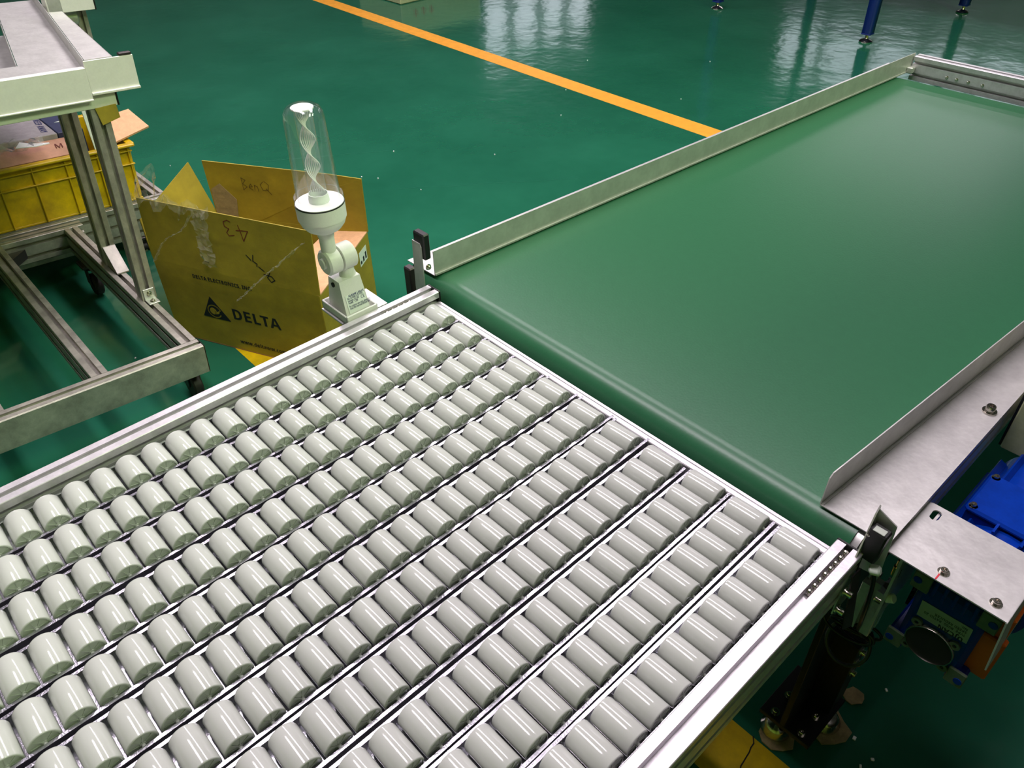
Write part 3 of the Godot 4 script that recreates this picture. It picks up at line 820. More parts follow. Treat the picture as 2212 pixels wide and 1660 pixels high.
	part(k, "fitting", MB.new().cyl(R(0.10, -0.048, 0.722), Vector3(0, 1, 0), 0.005, 0.016, 6, 0.001).cyl(R(0.10, -0.036, 0.722), Vector3(0, 1, 0), 0.0032, 0.012, 10), M.brass, "brass fitting")
	part(k, "fitting", MB.new().cyl(R(0.092, -0.10, 0.7205), Vector3(0, 0, 1), 0.005, 0.012, 6, 0.001), M.screw)
	for y in [-0.125, -0.15]: bolt(k, R(0.094, y, 0.7265) - k.position, Vector3(0, 0, 1), 0.004, 0.007)
	# scraps of brown card stuck under the levelling feet
	for q in [[Vector3(0.262, 0.001, 0.7), 0.042, 3, "brown cardboard scrap under the outer levelling foot"], [Vector3(0.183, 0.001, 0.647), 0.036, 8, "brown cardboard scrap under the inner levelling foot"], [Vector3(0.345, 0.001, 0.705), 0.02, 5, "small torn brown cardboard scrap lying beside the black leg"]]:
		rng.seed = q[2]
		var poly := PackedVector2Array()
		for i in 11:
			var a := TAU * i / 11.0
			poly.append(Vector2(cos(a), sin(a)) * float(q[1]) * rng.randf_range(0.72, 1.0))
		single("cardboard_scrap", MB.new().extr(poly, Transform3D(Basis(Vector3(1, 0, 0), Vector3(0, 0, -1), Vector3(0, 1, 0)), q[0]), 0.0025), M.card_torn, q[3], "cardboard")

func smooth_path(p: Array, k: int) -> Array:
	var c := Curve3D.new()
	for i in p.size():
		var d: Vector3 = (p[mini(i + 1, p.size() - 1)] - p[maxi(i - 1, 0)]) / 6.0
		c.add_point(p[i], -d, d)
	var out: Array = []
	for i in p.size() - 1:
		for j in k: out.append(c.sample(i, j / float(k)))
	out.append(p[p.size() - 1])
	return out

# ---------------------------------------------------------------- alarm light
func make_alarm_light() -> void:
	var t := thing("alarm_light", "pale grey alarm light with a tall clear dome standing on the far rail", "alarm light", R(-0.1, 0.012, -0.105))
	var bx := -0.0965
	var bz := -0.1035
	part(t, "mounting_plate", MB.new().box(R(-0.085, 0.0105, -0.110), Vector3(0.086, 0.003, 0.060), 0.0005), M.alu, "thin aluminium mounting plate")
	# base tray with raised rim and tapered block
	var tray := MB.new()
	tray.box(R(bx, 0.0145, bz), Vector3(0.058, 0.005, 0.072), 0.001)
	for s in [-1.0, 1.0]:
		tray.box(R(bx + s * 0.0275, 0.0205, bz), Vector3(0.003, 0.015, 0.072), 0.001)
		tray.box(R(bx, 0.0205, bz + s * 0.0345), Vector3(0.058, 0.015, 0.003), 0.001)
	var tr := part(t, "base_tray", tray, M.lamp_plastic)
	for q in [[0.022, -0.028], [-0.022, -0.028], [0.022, 0.028]]: bolt(tr, R(bx + q[0], 0.017, bz + q[1]), Vector3.UP, 0.003, 0.004)
	var blk := MB.new()
	var lo := [Vector3(-0.022, 0.017, -0.026), Vector3(0.022, 0.017, -0.026), Vector3(0.022, 0.017, 0.026), Vector3(-0.022, 0.017, 0.026)]
	var hi := [Vector3(-0.019, 0.076, -0.017), Vector3(0.019, 0.076, -0.017), Vector3(0.019, 0.076, 0.013), Vector3(-0.019, 0.076, 0.013)]
	var o := R(bx, 0.045, bz)
	for i in 4:
		var j := (i + 1) % 4
		blk.quad_c(R(bx, 0, bz) + lo[i], R(bx, 0, bz) + lo[j], R(bx, 0, bz) + hi[j], R(bx, 0, bz) + hi[i], o)
	blk.quad_c(R(bx, 0, bz) + hi[0], R(bx, 0, bz) + hi[1], R(bx, 0, bz) + hi[2], R(bx, 0, bz) + hi[3], o)
	var bl := part(t, "base_block", blk, M.lamp_plastic)
	part(bl, "cable_hole", MB.new().cyl(R(bx - 0.0195, 0.066, bz - 0.004), Vector3(1, 0, 0), 0.004, 0.004, 14), M.bore, "dark cable hole")
	# sticker on the sloping face towards the rollers
	var up := (Vector3(0, 0.076, 0.013) - Vector3(0, 0.017, 0.026)).normalized()
	var nrm := Vector3(1, 0, 0).cross(up).normalized()
	var sx := Transform3D(Basis(Vector3(1, 0, 0), up, nrm), R(bx - 0.0165, 0.0235, bz + 0.0248) + nrm * 0.0002)
	var st := part(bl, "sticker", MB.new().extr(PackedVector2Array([Vector2(0.0005, 0), Vector2(0.0365, 0), Vector2(0.0335, 0.030), Vector2(0.0005, 0.030)]), sx, 0.0003), M.label, "white printed sticker")
	var ink := func(text: String, x: float, y: float, hgt: float, wgt: int) -> void:
		lettering(st, text, Transform3D(sx.basis, sx.origin + sx.basis * Vector3(x, y, 0.0004)), hgt, M.ink_blue, 0.62 if hgt < 0.002 else 0.9, wgt)
	ink.call("ALARM LIGHT", 0.006, 0.0252, 0.0028, 700)
	ink.call("CE", 0.0262, 0.0150, 0.0050, 400)
	ink.call("No: ALARM-LED-TYPE", 0.003, 0.0215, 0.0016, 400)
	ink.call("Voltage: DC24V", 0.003, 0.0175, 0.0016, 400)
	ink.call("Power:  1.5W", 0.003, 0.0140, 0.0016, 400)
	ink.call("for indoor use only, keep dry", 0.003, 0.0085, 0.0016, 400)
	ink.call("read the manual before use", 0.003, 0.0050, 0.0016, 400)
	# lower stem, two knuckle discs, upper stem
	part(t, "lower_stem", MB.new().lathe([Vector2(0.0135, 0.074), Vector2(0.013, 0.078), Vector2(0.0115, 0.081), Vector2(0.0115, 0.105)], 24, Transform3D(Basis(), R(-0.090, 0, bz - 0.002))), M.lamp_plastic)
	var ax := Basis(Vector3(0, 0, 1), PI / 2)
	part(t, "knuckle", MB.new().lathe([Vector2(0, -0.012), Vector2(0.019, -0.012), Vector2(0.0205, -0.0105), Vector2(0.0205, 0.011), Vector2(0.019, 0.012), Vector2(0, 0.012)], 32, Transform3D(ax, R(-0.0895, 0.108, bz - 0.002)), 0.75), M.lamp_plastic)
	var kn := part(t, "knuckle", MB.new().lathe([Vector2(0, -0.011), Vector2(0.019, -0.011), Vector2(0.0205, -0.0095), Vector2(0.0205, 0.0085), Vector2(0.0175, 0.0115), Vector2(0, 0.0115)], 32, Transform3D(ax, R(-0.1145, 0.108, bz - 0.002)), 0.75), M.lamp_plastic)
	part(kn, "button", MB.new().cyl(R(-0.1275, 0.108, bz - 0.002), Vector3(1, 0, 0), 0.0085, 0.005, 24, 0.001), M.lamp_plastic)
	var cx := Transform3D(Basis(), R(-0.1135, 0, bz - 0.003))
	part(t, "upper_stem", MB.new().lathe([Vector2(0.0115, 0.110), Vector2(0.0112, 0.150), Vector2(0.0122, 0.1505), Vector2(0.0122, 0.160)], 28, cx), M.lamp_plastic)
	var cup := part(t, "cup", MB.new().lathe([Vector2(0.0122, 0.158), Vector2(0.018, 0.160), Vector2(0.026, 0.165), Vector2(0.0315, 0.172), Vector2(0.0342, 0.180), Vector2(0.0342, 0.1812), Vector2(0.0352, 0.1814), Vector2(0.0355, 0.203), Vector2(0, 0.203)], 44, cx), M.lamp_plastic)
	part(cup, "seal_ring", MB.new().lathe([Vector2(0.0355, 0.203), Vector2(0.0358, 0.2035), Vector2(0.0358, 0.2045), Vector2(0.0355, 0.205)], 44, cx), M.rubber, "black rubber seal")
	part(cup, "inner_deck", MB.new().lathe([Vector2(0.0345, 0.2045), Vector2(0.0345, 0.2055), Vector2(0, 0.2060)], 40, cx), M.white, "white inner deck")
	# dome: collar, tapered wall, rounded top
	var dome := part(t, "dome", MB.new().lathe([Vector2(0.0352, 0.205), Vector2(0.0352, 0.2155), Vector2(0.0312, 0.2165), Vector2(0.0275, 0.325), Vector2(0.0262, 0.333), Vector2(0.0230, 0.3390), Vector2(0.0185, 0.3420), Vector2(0.015, 0.3428), Vector2(0.0, 0.3432)], 44, cx), M.clear, "clear plastic dome")
	part(dome, "inner_skin", MB.new().lathe([Vector2(0.0298, 0.207), Vector2(0.0260, 0.325), Vector2(0.0248, 0.332), Vector2(0.0215, 0.3375), Vector2(0.015, 0.3410)], 40, cx), M.clear)
	part(dome, "top_disc", MB.new().lathe([Vector2(0, 0.3380), Vector2(0.0150, 0.3380), Vector2(0.0155, 0.3395), Vector2(0.0150, 0.3405), Vector2(0, 0.3405)], 36, cx), M.white, "white disc under the dome's top")
	var tube := part(t, "light_tube", MB.new().lathe([Vector2(0.0128, 0.206), Vector2(0.0124, 0.336)], 32, cx), M.clear_tube, "clear inner light tube")
	part(tube, "foot_ring", MB.new().lathe([Vector2(0.015, 0.206), Vector2(0.015, 0.211), Vector2(0.0142, 0.212), Vector2(0.0142, 0.218), Vector2(0.0132, 0.218)], 32, cx), M.label)
	for k in 8:
		var off := -0.0096 + 0.0192 * k / 7.0
		var pts: Array = []
		for i in 46:
			var u := i / 45.0
			var a := 0.55 + PI * 3.0 * u
			pts.append(cx * Vector3(cos(a) * off, 0.220 + 0.116 * u, sin(a) * off))
		part(tube, "helix_line", MB.new().tube(pts, 0.0009, 5), M.white)

# ---------------------------------------------------------------- cardboard box
func make_box() -> void:
	var t := thing("cardboard_box", "open cardboard box with printed front and raised flaps on the floor", "cardboard box", Vector3(0.2, 0, -1.1))
	var tl := Vector3(-0.053, 0.26, -1.277)
	var tr := Vector3(0.182, 0.26, -0.779)
	var br := Vector3(0.475, 0.26, -0.985)
	var bl := Vector3(0.205, 0.26, -1.40)
	var dn := Vector3(0, -0.259, 0)
	var th := 0.004
	var fd := (tr - tl).normalized()
	var nf := Vector3(-fd.z, 0, fd.x)          # outward normal of the printed front
	var panel := func(called: String, a: Vector3, b: Vector3, m: Material, lab := "") -> MeshInstance3D:
		return part(t, called, MB.new().plate([a + dn, b + dn, b, a], th), m, lab)
	var front: MeshInstance3D = panel.call("front_panel", tl, tr, M.card)
	panel.call("side_panel", tr, br, M.card)
	panel.call("back_panel", br, bl, M.card)
	panel.call("side_panel", bl, tl, M.card)
	part(t, "bottom_panel", MB.new().plate([tl + dn + Vector3(0, 0.004, 0), tr + dn + Vector3(0, 0.004, 0), br + dn + Vector3(0, 0.004, 0), bl + dn + Vector3(0, 0.004, 0)], th), M.card_in)
	var upv := Vector3(0, 1, 0)
	# flaps
	var f := func(called: String, a: Vector3, b: Vector3, out: Vector3, deg: float, len: float, ta: float, tb: float, m: Material) -> MeshInstance3D:
		var d := (out * sin(deg_to_rad(deg)) + upv * cos(deg_to_rad(deg))) * len
		var e := (b - a).normalized()
		return part(t, called, MB.new().plate([a, b, b + d - e * tb, a + d + e * ta], 0.0035), m)
	var ff: MeshInstance3D = f.call("front_flap", tl, tr + fd * 0.002, nf, -3.0, 0.185, 0.004, -0.004, M.card)
	# back flap bent along a diagonal crease
	var nb := ((br - bl).normalized()).cross(upv).normalized()
	var bd := upv * 0.178 + nb * 0.002
	var eb := (br - bl).normalized()
	var c1 := bl + eb * 0.13
	var c2 := bl + eb * 0.40 + bd * 0.72
	var bf := part(t, "back_flap", MB.new().plate([br + eb * 0.004, c1 + eb * 0.02, c2 + nb * 0.004, br + bd * 0.95 + eb * 0.01], 0.0035).plate([bl, bl + bd, c2 + bd * 0.26, br + bd * 0.95 + eb * 0.01, c2 + nb * 0.004, c1 + eb * 0.02], 0.0035), M.card)
	part(bf, "torn_patch", MB.new().plate([bl + eb * 0.003 + nb * 0.0052, bl + eb * 0.075 + nb * 0.0052, bl + eb * 0.085 + bd * 0.35 + nb * 0.0052, bl + eb * 0.04 + bd * 0.62 + nb * 0.0052, bl + eb * 0.006 + bd * 0.5 + nb * 0.0052], 0.0006), M.card_torn, "torn paper patch showing corrugation")
	var ll := (tl - bl).normalized()
	var nl := Vector3(-ll.z, 0, ll.x)
	if nl.dot(-fd) < 0: nl = -nl
	var lf := nl * 0.055 + upv * 0.165
	part(t, "side_flap", MB.new().plate([bl, tl, tl + lf * 0.62 + (bl - tl) * 0.10, bl + lf + (tl - bl) * 0.02], 0.0035), M.card)
	# right flap folded flat, its pale inner side up
	part(t, "side_flap", MB.new().plate([tr + upv * 0.001, br + upv * 0.001, br - fd * 0.13 + Vector3(0, -0.012, 0), tr - fd * 0.16 + Vector3(0, -0.012, 0)], 0.0035), M.card_in, "side flap folded in, pale inside up")
	# printing on the front panel: x along the panel, y up
	var fx := Transform3D(Basis(fd, upv, nf), tl + dn + nf * 0.0004)
	var at := func(x: float, y: float) -> Transform3D: return Transform3D(fx.basis, fx.origin + fd * x + upv * y)
	lettering(front, "DELTA", at.call(0.232, 0.100), 0.034, M.ink, 1.15, 800)
	lettering(front, "DELTA ELECTRONICS, INC.", at.call(0.128, 0.222), 0.0115, M.ink, 1.0, 700)
	lettering(front, "www.deltaww.com", at.call(0.235, 0.022), 0.0125, M.ink, 1.0, 700)
	var lg := MB.new()
	lg.extr(PackedVector2Array([Vector2(0.125, 0.098), Vector2(0.222, 0.098), Vector2(0.168, 0.172)]), fx, 0.0003)
	var emblem := part(front, "emblem", lg, M.ink, "black triangle emblem")
	var ring: Array = []
	for i in 23:
		var a := 0.3 + TAU * 0.86 * i / 22.0
		ring.append(Vector2(0.171 + cos(a) * 0.0225, 0.1225 + sin(a) * 0.0205))
	var sw := MB.new().stroke(ring, 0.0035, Transform3D(fx.basis, fx.origin + nf * 0.0006))
	var dot := PackedVector2Array()
	for i in 20:
		var a := TAU * i / 20.0
		dot.append(Vector2(0.1665 + cos(a) * 0.0115, 0.1225 + sin(a) * 0.011))
	sw.extr(dot, Transform3D(fx.basis, fx.origin + nf * 0.0003), 0.0004)
	sw.extr(PackedVector2Array([Vector2(0.170, 0.112), Vector2(0.186, 0.117), Vector2(0.190, 0.128), Vector2(0.180, 0.122), Vector2(0.172, 0.128)]), Transform3D(fx.basis, fx.origin + nf * 0.0003), 0.0004)
	part(emblem, "swirl", sw, M.card)
	# handwriting on the flaps
	var fu := (nf * sin(deg_to_rad(-3.0)) + upv * cos(deg_to_rad(-3.0))).normalized()
	var hx := Transform3D(Basis(fd, fu, fd.cross(fu)), tl + nf * 0.0006)
	# «43» written upside down, in pen strokes
	var red := MB.new()
	var pen := func(mb: MB, pts: Array, at: Vector2, turn: float, k: float) -> void:
		var out: Array = []
		for p in pts: out.append(at + (p as Vector2).rotated(turn) * k)
		mb.stroke(out, 0.0024, hx)
	pen.call(red, [Vector2(0.6, 0.0), Vector2(0.55, 0.5), Vector2(0.52, 1.0), Vector2(0.25, 0.65), Vector2(0.0, 0.35), Vector2(0.4, 0.33), Vector2(0.85, 0.34)], Vector2(0.358, 0.165), PI + 0.12, 0.044)
	pen.call(red, [Vector2(0.0, 0.95), Vector2(0.4, 1.0), Vector2(0.5, 0.8), Vector2(0.25, 0.55), Vector2(0.52, 0.4), Vector2(0.5, 0.12), Vector2(0.2, 0.0), Vector2(0.0, 0.1)], Vector2(0.308, 0.172), PI + 0.12, 0.044)
	part(ff, "handwriting", red, M.pen_red, "handwritten dark red number, upside down")
	var blk := MB.new()
	blk.stroke([Vector2(0.338, 0.078), Vector2(0.350, 0.066)], 0.0028, hx)
	blk.stroke([Vector2(0.360, 0.082), Vector2(0.356, 0.064), Vector2(0.368, 0.058), Vector2(0.366, 0.050)], 0.0028, hx)
	blk.stroke([Vector2(0.372, 0.050), Vector2(0.386, 0.040)], 0.0028, hx)
	blk.stroke([Vector2(0.384, 0.030), Vector2(0.408, 0.028), Vector2(0.416, 0.018), Vector2(0.404, 0.010), Vector2(0.394, 0.022), Vector2(0.404, 0.038)], 0.0028, hx)
	part(ff, "handwriting", blk, M.ink, "handwritten black characters")
	var kx := Transform3D(Basis(eb, upv, nb), bl + nb * 0.0065)
	var bq := MB.new()
	for s in [[Vector2(0.0, 0.0), Vector2(0.0, 0.036), Vector2(0.012, 0.030), Vector2(0.002, 0.019), Vector2(0.014, 0.010), Vector2(0.0, 0.0)], [Vector2(0.020, 0.010), Vector2(0.030, 0.012), Vector2(0.026, 0.020), Vector2(0.019, 0.010), Vector2(0.030, 0.002)], [Vector2(0.036, 0.002), Vector2(0.037, 0.017), Vector2(0.046, 0.014), Vector2(0.047, 0.0)], [Vector2(0.066, 0.030), Vector2(0.056, 0.020), Vector2(0.062, 0.004), Vector2(0.078, 0.006), Vector2(0.082, 0.022), Vector2(0.070, 0.032)], [Vector2(0.072, 0.010), Vector2(0.086, -0.006)]]:
		var moved: Array = []
		for p in s: moved.append(p * 1.05 + Vector2(0.118, 0.098))
		bq.stroke(moved, 0.0016, kx)
	part(bf, "handwriting", bq, M.pen_brown, "faint handwritten letters")
	# clear packing tape
	var rng := RandomNumberGenerator.new()
	rng.seed = 5
	var tape := func(pts: Array, w: float, side: Vector3) -> void:
		var mb := MB.new()
		var rows: Array = []
		var fine_pts := smooth_path(pts, 3)
		for i in fine_pts.size():
			var c: Vector3 = fine_pts[i]
			var row: Array = []
			for j in 5: row.append(c + side * w * (j - 2) * 0.25 + Vector3(rng.randf_range(-1, 1), rng.randf_range(-1, 1), rng.randf_range(-1, 1)) * w * 0.11)
			rows.append(row)
		for i in rows.size() - 1:
			for j in 4: mb.quad(rows[i][j], rows[i + 1][j], rows[i + 1][j + 1], rows[i][j + 1])
		part(t, "packing_tape", mb, M.film, "clear crumpled packing tape")
	var flap := func(x: float, y: float, o: float) -> Vector3: return hx.origin + fd * x + fu * y + nf * o
	var l1: Array = []
	for i in 16: l1.append(flap.call(-0.045 + 0.02 * i, 0.19 + 0.012 * sin(i * 1.7), 0.010 + 0.006 * sin(i * 2.3)))
	tape.call(l1, 0.03, fu)
	var l2: Array = []
	for i in 12: l2.append(flap.call(0.0 + 0.013 * i, 0.19 + 0.055 * sin(i * 0.5) + 0.012 * sin(i * 3.0), -0.02 + 0.02 * sin(i * 1.3)))
	tape.call(l2, 0.045, (fu + fd * 0.4).normalized())
	var l3: Array = []
	for i in 9: l3.append(flap.call(0.212 + 0.001 * sin(i * 2.0), 0.19 - 0.021 * i, 0.006))
	tape.call(l3, 0.045, fd)
	var l4: Array = []
	for i in 14: l4.append(flap.call(0.53 - 0.019 * i, 0.150 - 0.0165 * i, 0.008 + 0.05 * sin(PI * i / 13.0) * 0.5))
	tape.call(l4, 0.03, (fu + fd).normalized())
	var l5: Array = []
	for i in 10: l5.append(flap.call(0.19 - 0.02 * i, 0.17 - 0.018 * i - 0.01 * sin(i * 0.8), 0.009))
	tape.call(l5, 0.02, (fu * 0.6 + fd).normalized())
	# white shipping labels on the end panel
	var ex := (br - tr).normalized()
	var ne := Vector3(-ex.z, 0, ex.x)
	if ne.dot(Vector3(0, 0, 1)) < 0: ne = -ne
	for q in [[0.045, 0.175, "small white bar-code label"], [0.275, 0.185, "small white shipping label"]]:
		var lx := Transform3D(Basis(ex, upv, ex.cross(upv)), tr + dn + ne * 0.0006)
		var lab := part(t, "shipping_label", MB.new().extr(PackedVector2Array([Vector2(q[0], q[1]), Vector2(q[0] + 0.055, q[1]), Vector2(q[0] + 0.055, q[1] + 0.045), Vector2(q[0], q[1] + 0.045)]), lx, 0.0005), M.label, q[2])
		for i in 3: part(lab, "print_block", MB.new().extr(PackedVector2Array([Vector2(q[0] + 0.004 + 0.018 * i, q[1] + 0.006), Vector2(q[0] + 0.014 + 0.018 * i, q[1] + 0.006), Vector2(q[0] + 0.014 + 0.018 * i, q[1] + 0.016 + 0.006 * i), Vector2(q[0] + 0.004 + 0.018 * i, q[1] + 0.016 + 0.006 * i)]), Transform3D(lx.basis, lx.origin + ne * 0.0006), 0.0002), M.ink)

# ---------------------------------------------------------------- carts (built in axes of their own: the cart leans a little)
const CART := Vector3(-0.1, 0, -0.9)
const LEAN := -0.0698

func cart_thing(called: String, label: String, category: String, at: Vector3) -> Node3D:
	var b := Basis(Vector3(0, 0, 1), LEAN)
	var o := thing(called, label, category, CART + b * at)
	o.basis = b
	o.set_meta("own_axes", true)
	return o

func cpart(o: Node3D, at: Vector3, called: String, mb: MB, m: Material, label := "") -> MeshInstance3D:   # mesh given in cart axes
	var p := part(o, called, mb, m, label)
	p.position = -at
	return p

func caster(o: Node3D, at: Vector3, p: Vector3, drop: float) -> void:
	var c := cpart(o, at, "caster", MB.new().box(p + Vector3(0, -0.005, 0), Vector3(0.06, 0.01, 0.06), 0.002).cyl(p + Vector3(0, -0.016, 0), Vector3.UP, 0.018, 0.014, 16).box(p + Vector3(-0.016, -0.045, 0.006), Vector3(0.003, 0.055, 0.034), 0.001).box(p + Vector3(0.016, -0.045, 0.006), Vector3(0.003, 0.055, 0.034), 0.001), M.caster)
	var wr := minf(0.036, drop * 0.5 - 0.012)
	part(c, "wheel", MB.new().cyl(p + Vector3(0, -drop + wr, 0.014), Vector3(1, 0, 0), wr, 0.026, 24, 0.004), M.tire)

func make_carts() -> void:
	var at := Vector3(-0.45, 0, -0.45)
	var a := cart_thing("chute_cart", "aluminium cart with sheet metal chute on top, next to the cardboard box", "cart", at)
	var p4080 := profile(0.04, 0.08, 0.04)
	var p44 := profile(0.04, 0.04, 0.04)
	var y := 0.15
	var U := Vector3.UP
	# lower frame; the front beam wears a plain cover face
	var fb := cpart(a, at, "front_beam", MB.new().bar(p4080, Vector3(-0.9, y, -0.0085), Vector3(-0.022, y, -0.0085), U), M.alu_old)
	part(fb, "face_strip", MB.new().box(Vector3(-0.461, y, 0.013), Vector3(0.878, 0.079, 0.003), 0.0006), M.alu_old)
	part(fb, "end_cap", MB.new().box(Vector3(-0.0205, y, -0.008), Vector3(0.003, 0.082, 0.042), 0.001), M.black, "black end cap")
	cpart(a, at, "side_beam", MB.new().bar(p4080, Vector3(-0.042, y, -0.893), Vector3(-0.042, y, -0.029), U), M.alu_old)
	cpart(a, at, "cross_beam", MB.new().bar(p4080, Vector3(-0.265, y, -0.893), Vector3(-0.265, y, -0.029), U), M.alu_old)
	cpart(a, at, "cross_beam", MB.new().bar(p4080, Vector3(-0.495, y, -0.893), Vector3(-0.495, y, -0.029), U), M.alu_old)
	cpart(a, at, "back_beam", MB.new().bar(p4080, Vector3(-0.9, y, -0.913), Vector3(-0.004, y, -0.913), U), M.alu_old)
	for q in [Vector3(-0.29, 0.168, -0.872), Vector3(-0.24, 0.168, -0.872)]: cpart(a, at, "corner_gusset", MB.new().extr(PackedVector2Array([Vector2(0, 0), Vector2(0.05, 0), Vector2(0, 0.05)]), Transform3D(Basis(Vector3(-1 if q.x < -0.265 else 1, 0, 0), Vector3(0, 0, 1), Vector3(0, 1 if q.x < -0.265 else -1, 0)), q), 0.03), M.caster)
	caster(a, at, Vector3(-0.045, 0.11, -0.79), 0.108)
	caster(a, at, Vector3(-0.045, 0.11, -0.075), 0.108)
	caster(a, at, Vector3(-0.82, 0.11, -0.79), 0.158)
	caster(a, at, Vector3(-0.82, 0.11, -0.075), 0.158)
	# posts
	for q in [[-0.585, 0.742], [-0.318, 0.712]]:
		cpart(a, at, "post", MB.new().bar(p44, Vector3(-0.030, 0.19, q[0]), Vector3(-0.026, q[1], q[0]), Vector3(0, 0, 1)), M.alu_old)
	cpart(a, at, "post", MB.new().bar(p44, Vector3(-0.82, 0.19, -0.318), Vector3(-0.82, 0.712, -0.318), Vector3(0, 0, 1)), M.alu_old)
	cpart(a, at, "gusset", MB.new().extr(PackedVector2Array([Vector2(0, 0), Vector2(0.075, 0), Vector2(0.075, 0.004), Vector2(0.004, 0.06), Vector2(0, 0.06)]), Transform3D(Basis(Vector3(0, 0, 1), Vector3(0, 1, 0), Vector3(-1, 0, 0)), Vector3(-0.012, 0.19, -0.565)), 0.034), M.alu_old)
	var bk := cpart(a, at, "angle_bracket", MB.new().box(Vector3(-0.030, 0.207, -0.296), Vector3(0.03, 0.034, 0.004), 0.001).box(Vector3(-0.030, 0.192, -0.281), Vector3(0.03, 0.004, 0.034), 0.001), M.steel)
	bolt(bk, Vector3(-0.030, 0.210, -0.294), Vector3(0, 0, 1), 0.005, 0.006)
	bolt(bk, Vector3(-0.030, 0.194, -0.276), Vector3(0, 1, 0), 0.005, 0.006)
	# top beam
	var tb := cpart(a, at, "top_beam", MB.new().box(Vector3(-0.44, 0.752, -0.32), Vector3(0.92, 0.078, 0.04), 0.001), M.sheet)
	part(tb, "end_cap", MB.new().box(Vector3(0.0225, 0.752, -0.32), Vector3(0.004, 0.080, 0.042), 0.001), M.black, "black end cap")
	cpart(a, at, "card_shim", MB.new().plate([Vector3(-0.035, 0.715, -0.294), Vector3(-0.028, 0.675, -0.292), Vector3(0.016, 0.686, -0.292), Vector3(0.014, 0.718, -0.294)], 0.003), M.card, "folded card shim under the beam")
	# chute: front aprons, floor, side ledge
	cpart(a, at, "apron", MB.new().box(Vector3(-0.468, 0.773, -0.286), Vector3(0.866, 0.073, 0.003), 0.001).box(Vector3(-0.468, 0.8085, -0.293), Vector3(0.866, 0.003, 0.014), 0.001).box(Vector3(-0.468, 0.738, -0.284), Vector3(0.866, 0.004, 0.006), 0.001), M.sheet)
	var ap := cpart(a, at, "apron", MB.new().box(Vector3(0.0225, 0.7855, -0.292), Vector3(0.113, 0.075, 0.003), 0.001).box(Vector3(0.0225, 0.7495, -0.289), Vector3(0.113, 0.006, 0.008), 0.001), M.sheet)
	part(ap, "clip", MB.new().box(Vector3(0.062, 0.826, -0.296), Vector3(0.03, 0.008, 0.012), 0.002), M.caster)
	cpart(a, at, "chute_floor", MB.new().plate([Vector3(-0.9, 0.790, -0.300), Vector3(-0.030, 0.790, -0.300), Vector3(0.128, 0.790, -1.219), Vector3(0.02, 0.790, -1.219), Vector3(-0.131, 0.790, -0.466), Vector3(-0.9, 0.790, -0.466)], 0.0015), M.steel)
	cpart(a, at, "chute_wall", MB.new().plate([Vector3(-0.029, 0.786, -0.300), Vector3(0.129, 0.786, -1.219), Vector3(0.129, 0.824, -1.219), Vector3(-0.029, 0.824, -0.300)], 0.0015), M.steel)
	cpart(a, at, "side_ledge", MB.new().plate([Vector3(-0.0285, 0.824, -0.296), Vector3(0.034, 0.824, -0.296), Vector3(0.100, 0.824, -0.834), Vector3(0.066, 0.824, -0.842)], 0.0015).plate([Vector3(0.034, 0.800, -0.296), Vector3(0.100, 0.800, -0.834), Vector3(0.100, 0.824, -0.834), Vector3(0.034, 0.824, -0.296)], 0.0015), M.steel)
	cpart(a, at, "pocket", MB.new().plate([Vector3(-0.133, 0.789, -0.466), Vector3(-0.9, 0.789, -0.466), Vector3(-0.9, 0.70, -0.466), Vector3(-0.133, 0.70, -0.466)], 0.0015).plate([Vector3(-0.1325, 0.789, -0.466), Vector3(-0.1325, 0.70, -0.466), Vector3(0.0185, 0.70, -1.219), Vector3(0.0185, 0.789, -1.219)], 0.0015).plate([Vector3(-0.9, 0.700, -0.466), Vector3(-0.133, 0.700, -0.466), Vector3(0.018, 0.700, -1.219), Vector3(-0.9, 0.700, -1.219)], 0.0015).plate([Vector3(-0.9, 0.79, -0.60), Vector3(-0.16, 0.79, -0.60), Vector3(-0.16, 0.70, -0.60), Vector3(-0.9, 0.70, -0.60)], 0.0015), M.steel)
	# second cart behind it
	var at2 := Vector3(-0.2, 0, -1.2)
	var b := cart_thing("storage_cart", "aluminium cart frame carrying the yellow crate", "cart", at2)
	cpart(b, at2, "front_beam", MB.new().bar(profile(0.04, 0.12, 0.04), Vector3(-0.9, 0.13, -0.967), Vector3(0.30, 0.13, -0.967), U), M.alu_old)
	cpart(b, at2, "side_beam", MB.new().bar(p4080, Vector3(0.285, 0.15, -1.45), Vector3(0.285, 0.15, -0.99), U), M.alu_old)
	cpart(b, at2, "side_beam", MB.new().bar(p4080, Vector3(-0.88, 0.15, -1.45), Vector3(-0.88, 0.15, -0.99), U), M.alu_old)
	cpart(b, at2, "back_beam", MB.new().bar(p4080, Vector3(-0.9, 0.15, -1.3), Vector3(0.265, 0.15, -1.3), U), M.alu_old)
	caster(b, at2, Vector3(0.25, 0.11, -1.38), 0.085)
	caster(b, at2, Vector3(0.18, 0.07, -0.967), 0.052)
	caster(b, at2, Vector3(-0.82, 0.07, -0.967), 0.12)
	caster(b, at2, Vector3(-0.82, 0.11, -1.38), 0.16)
	# upper deck of the second cart, seen over the chute
	cpart(b, at2, "hanger_post", MB.new().bar(profile(0.03, 0.03, 0.03), Vector3(0.178, 0.705, -0.955), Vector3(0.178, 0.835, -0.955), Vector3(0, 0, 1)), M.alu_old)
	var eb := cpart(b, at2, "deck_beam", MB.new().box(Vector3(0.145, 0.846, -0.92), Vector3(0.128, 0.078, 0.04), 0.001), M.sheet)
	part(eb, "end_cap", MB.new().box(Vector3(0.2105, 0.846, -0.92), Vector3(0.004, 0.08, 0.042), 0.001), M.black, "black end cap")
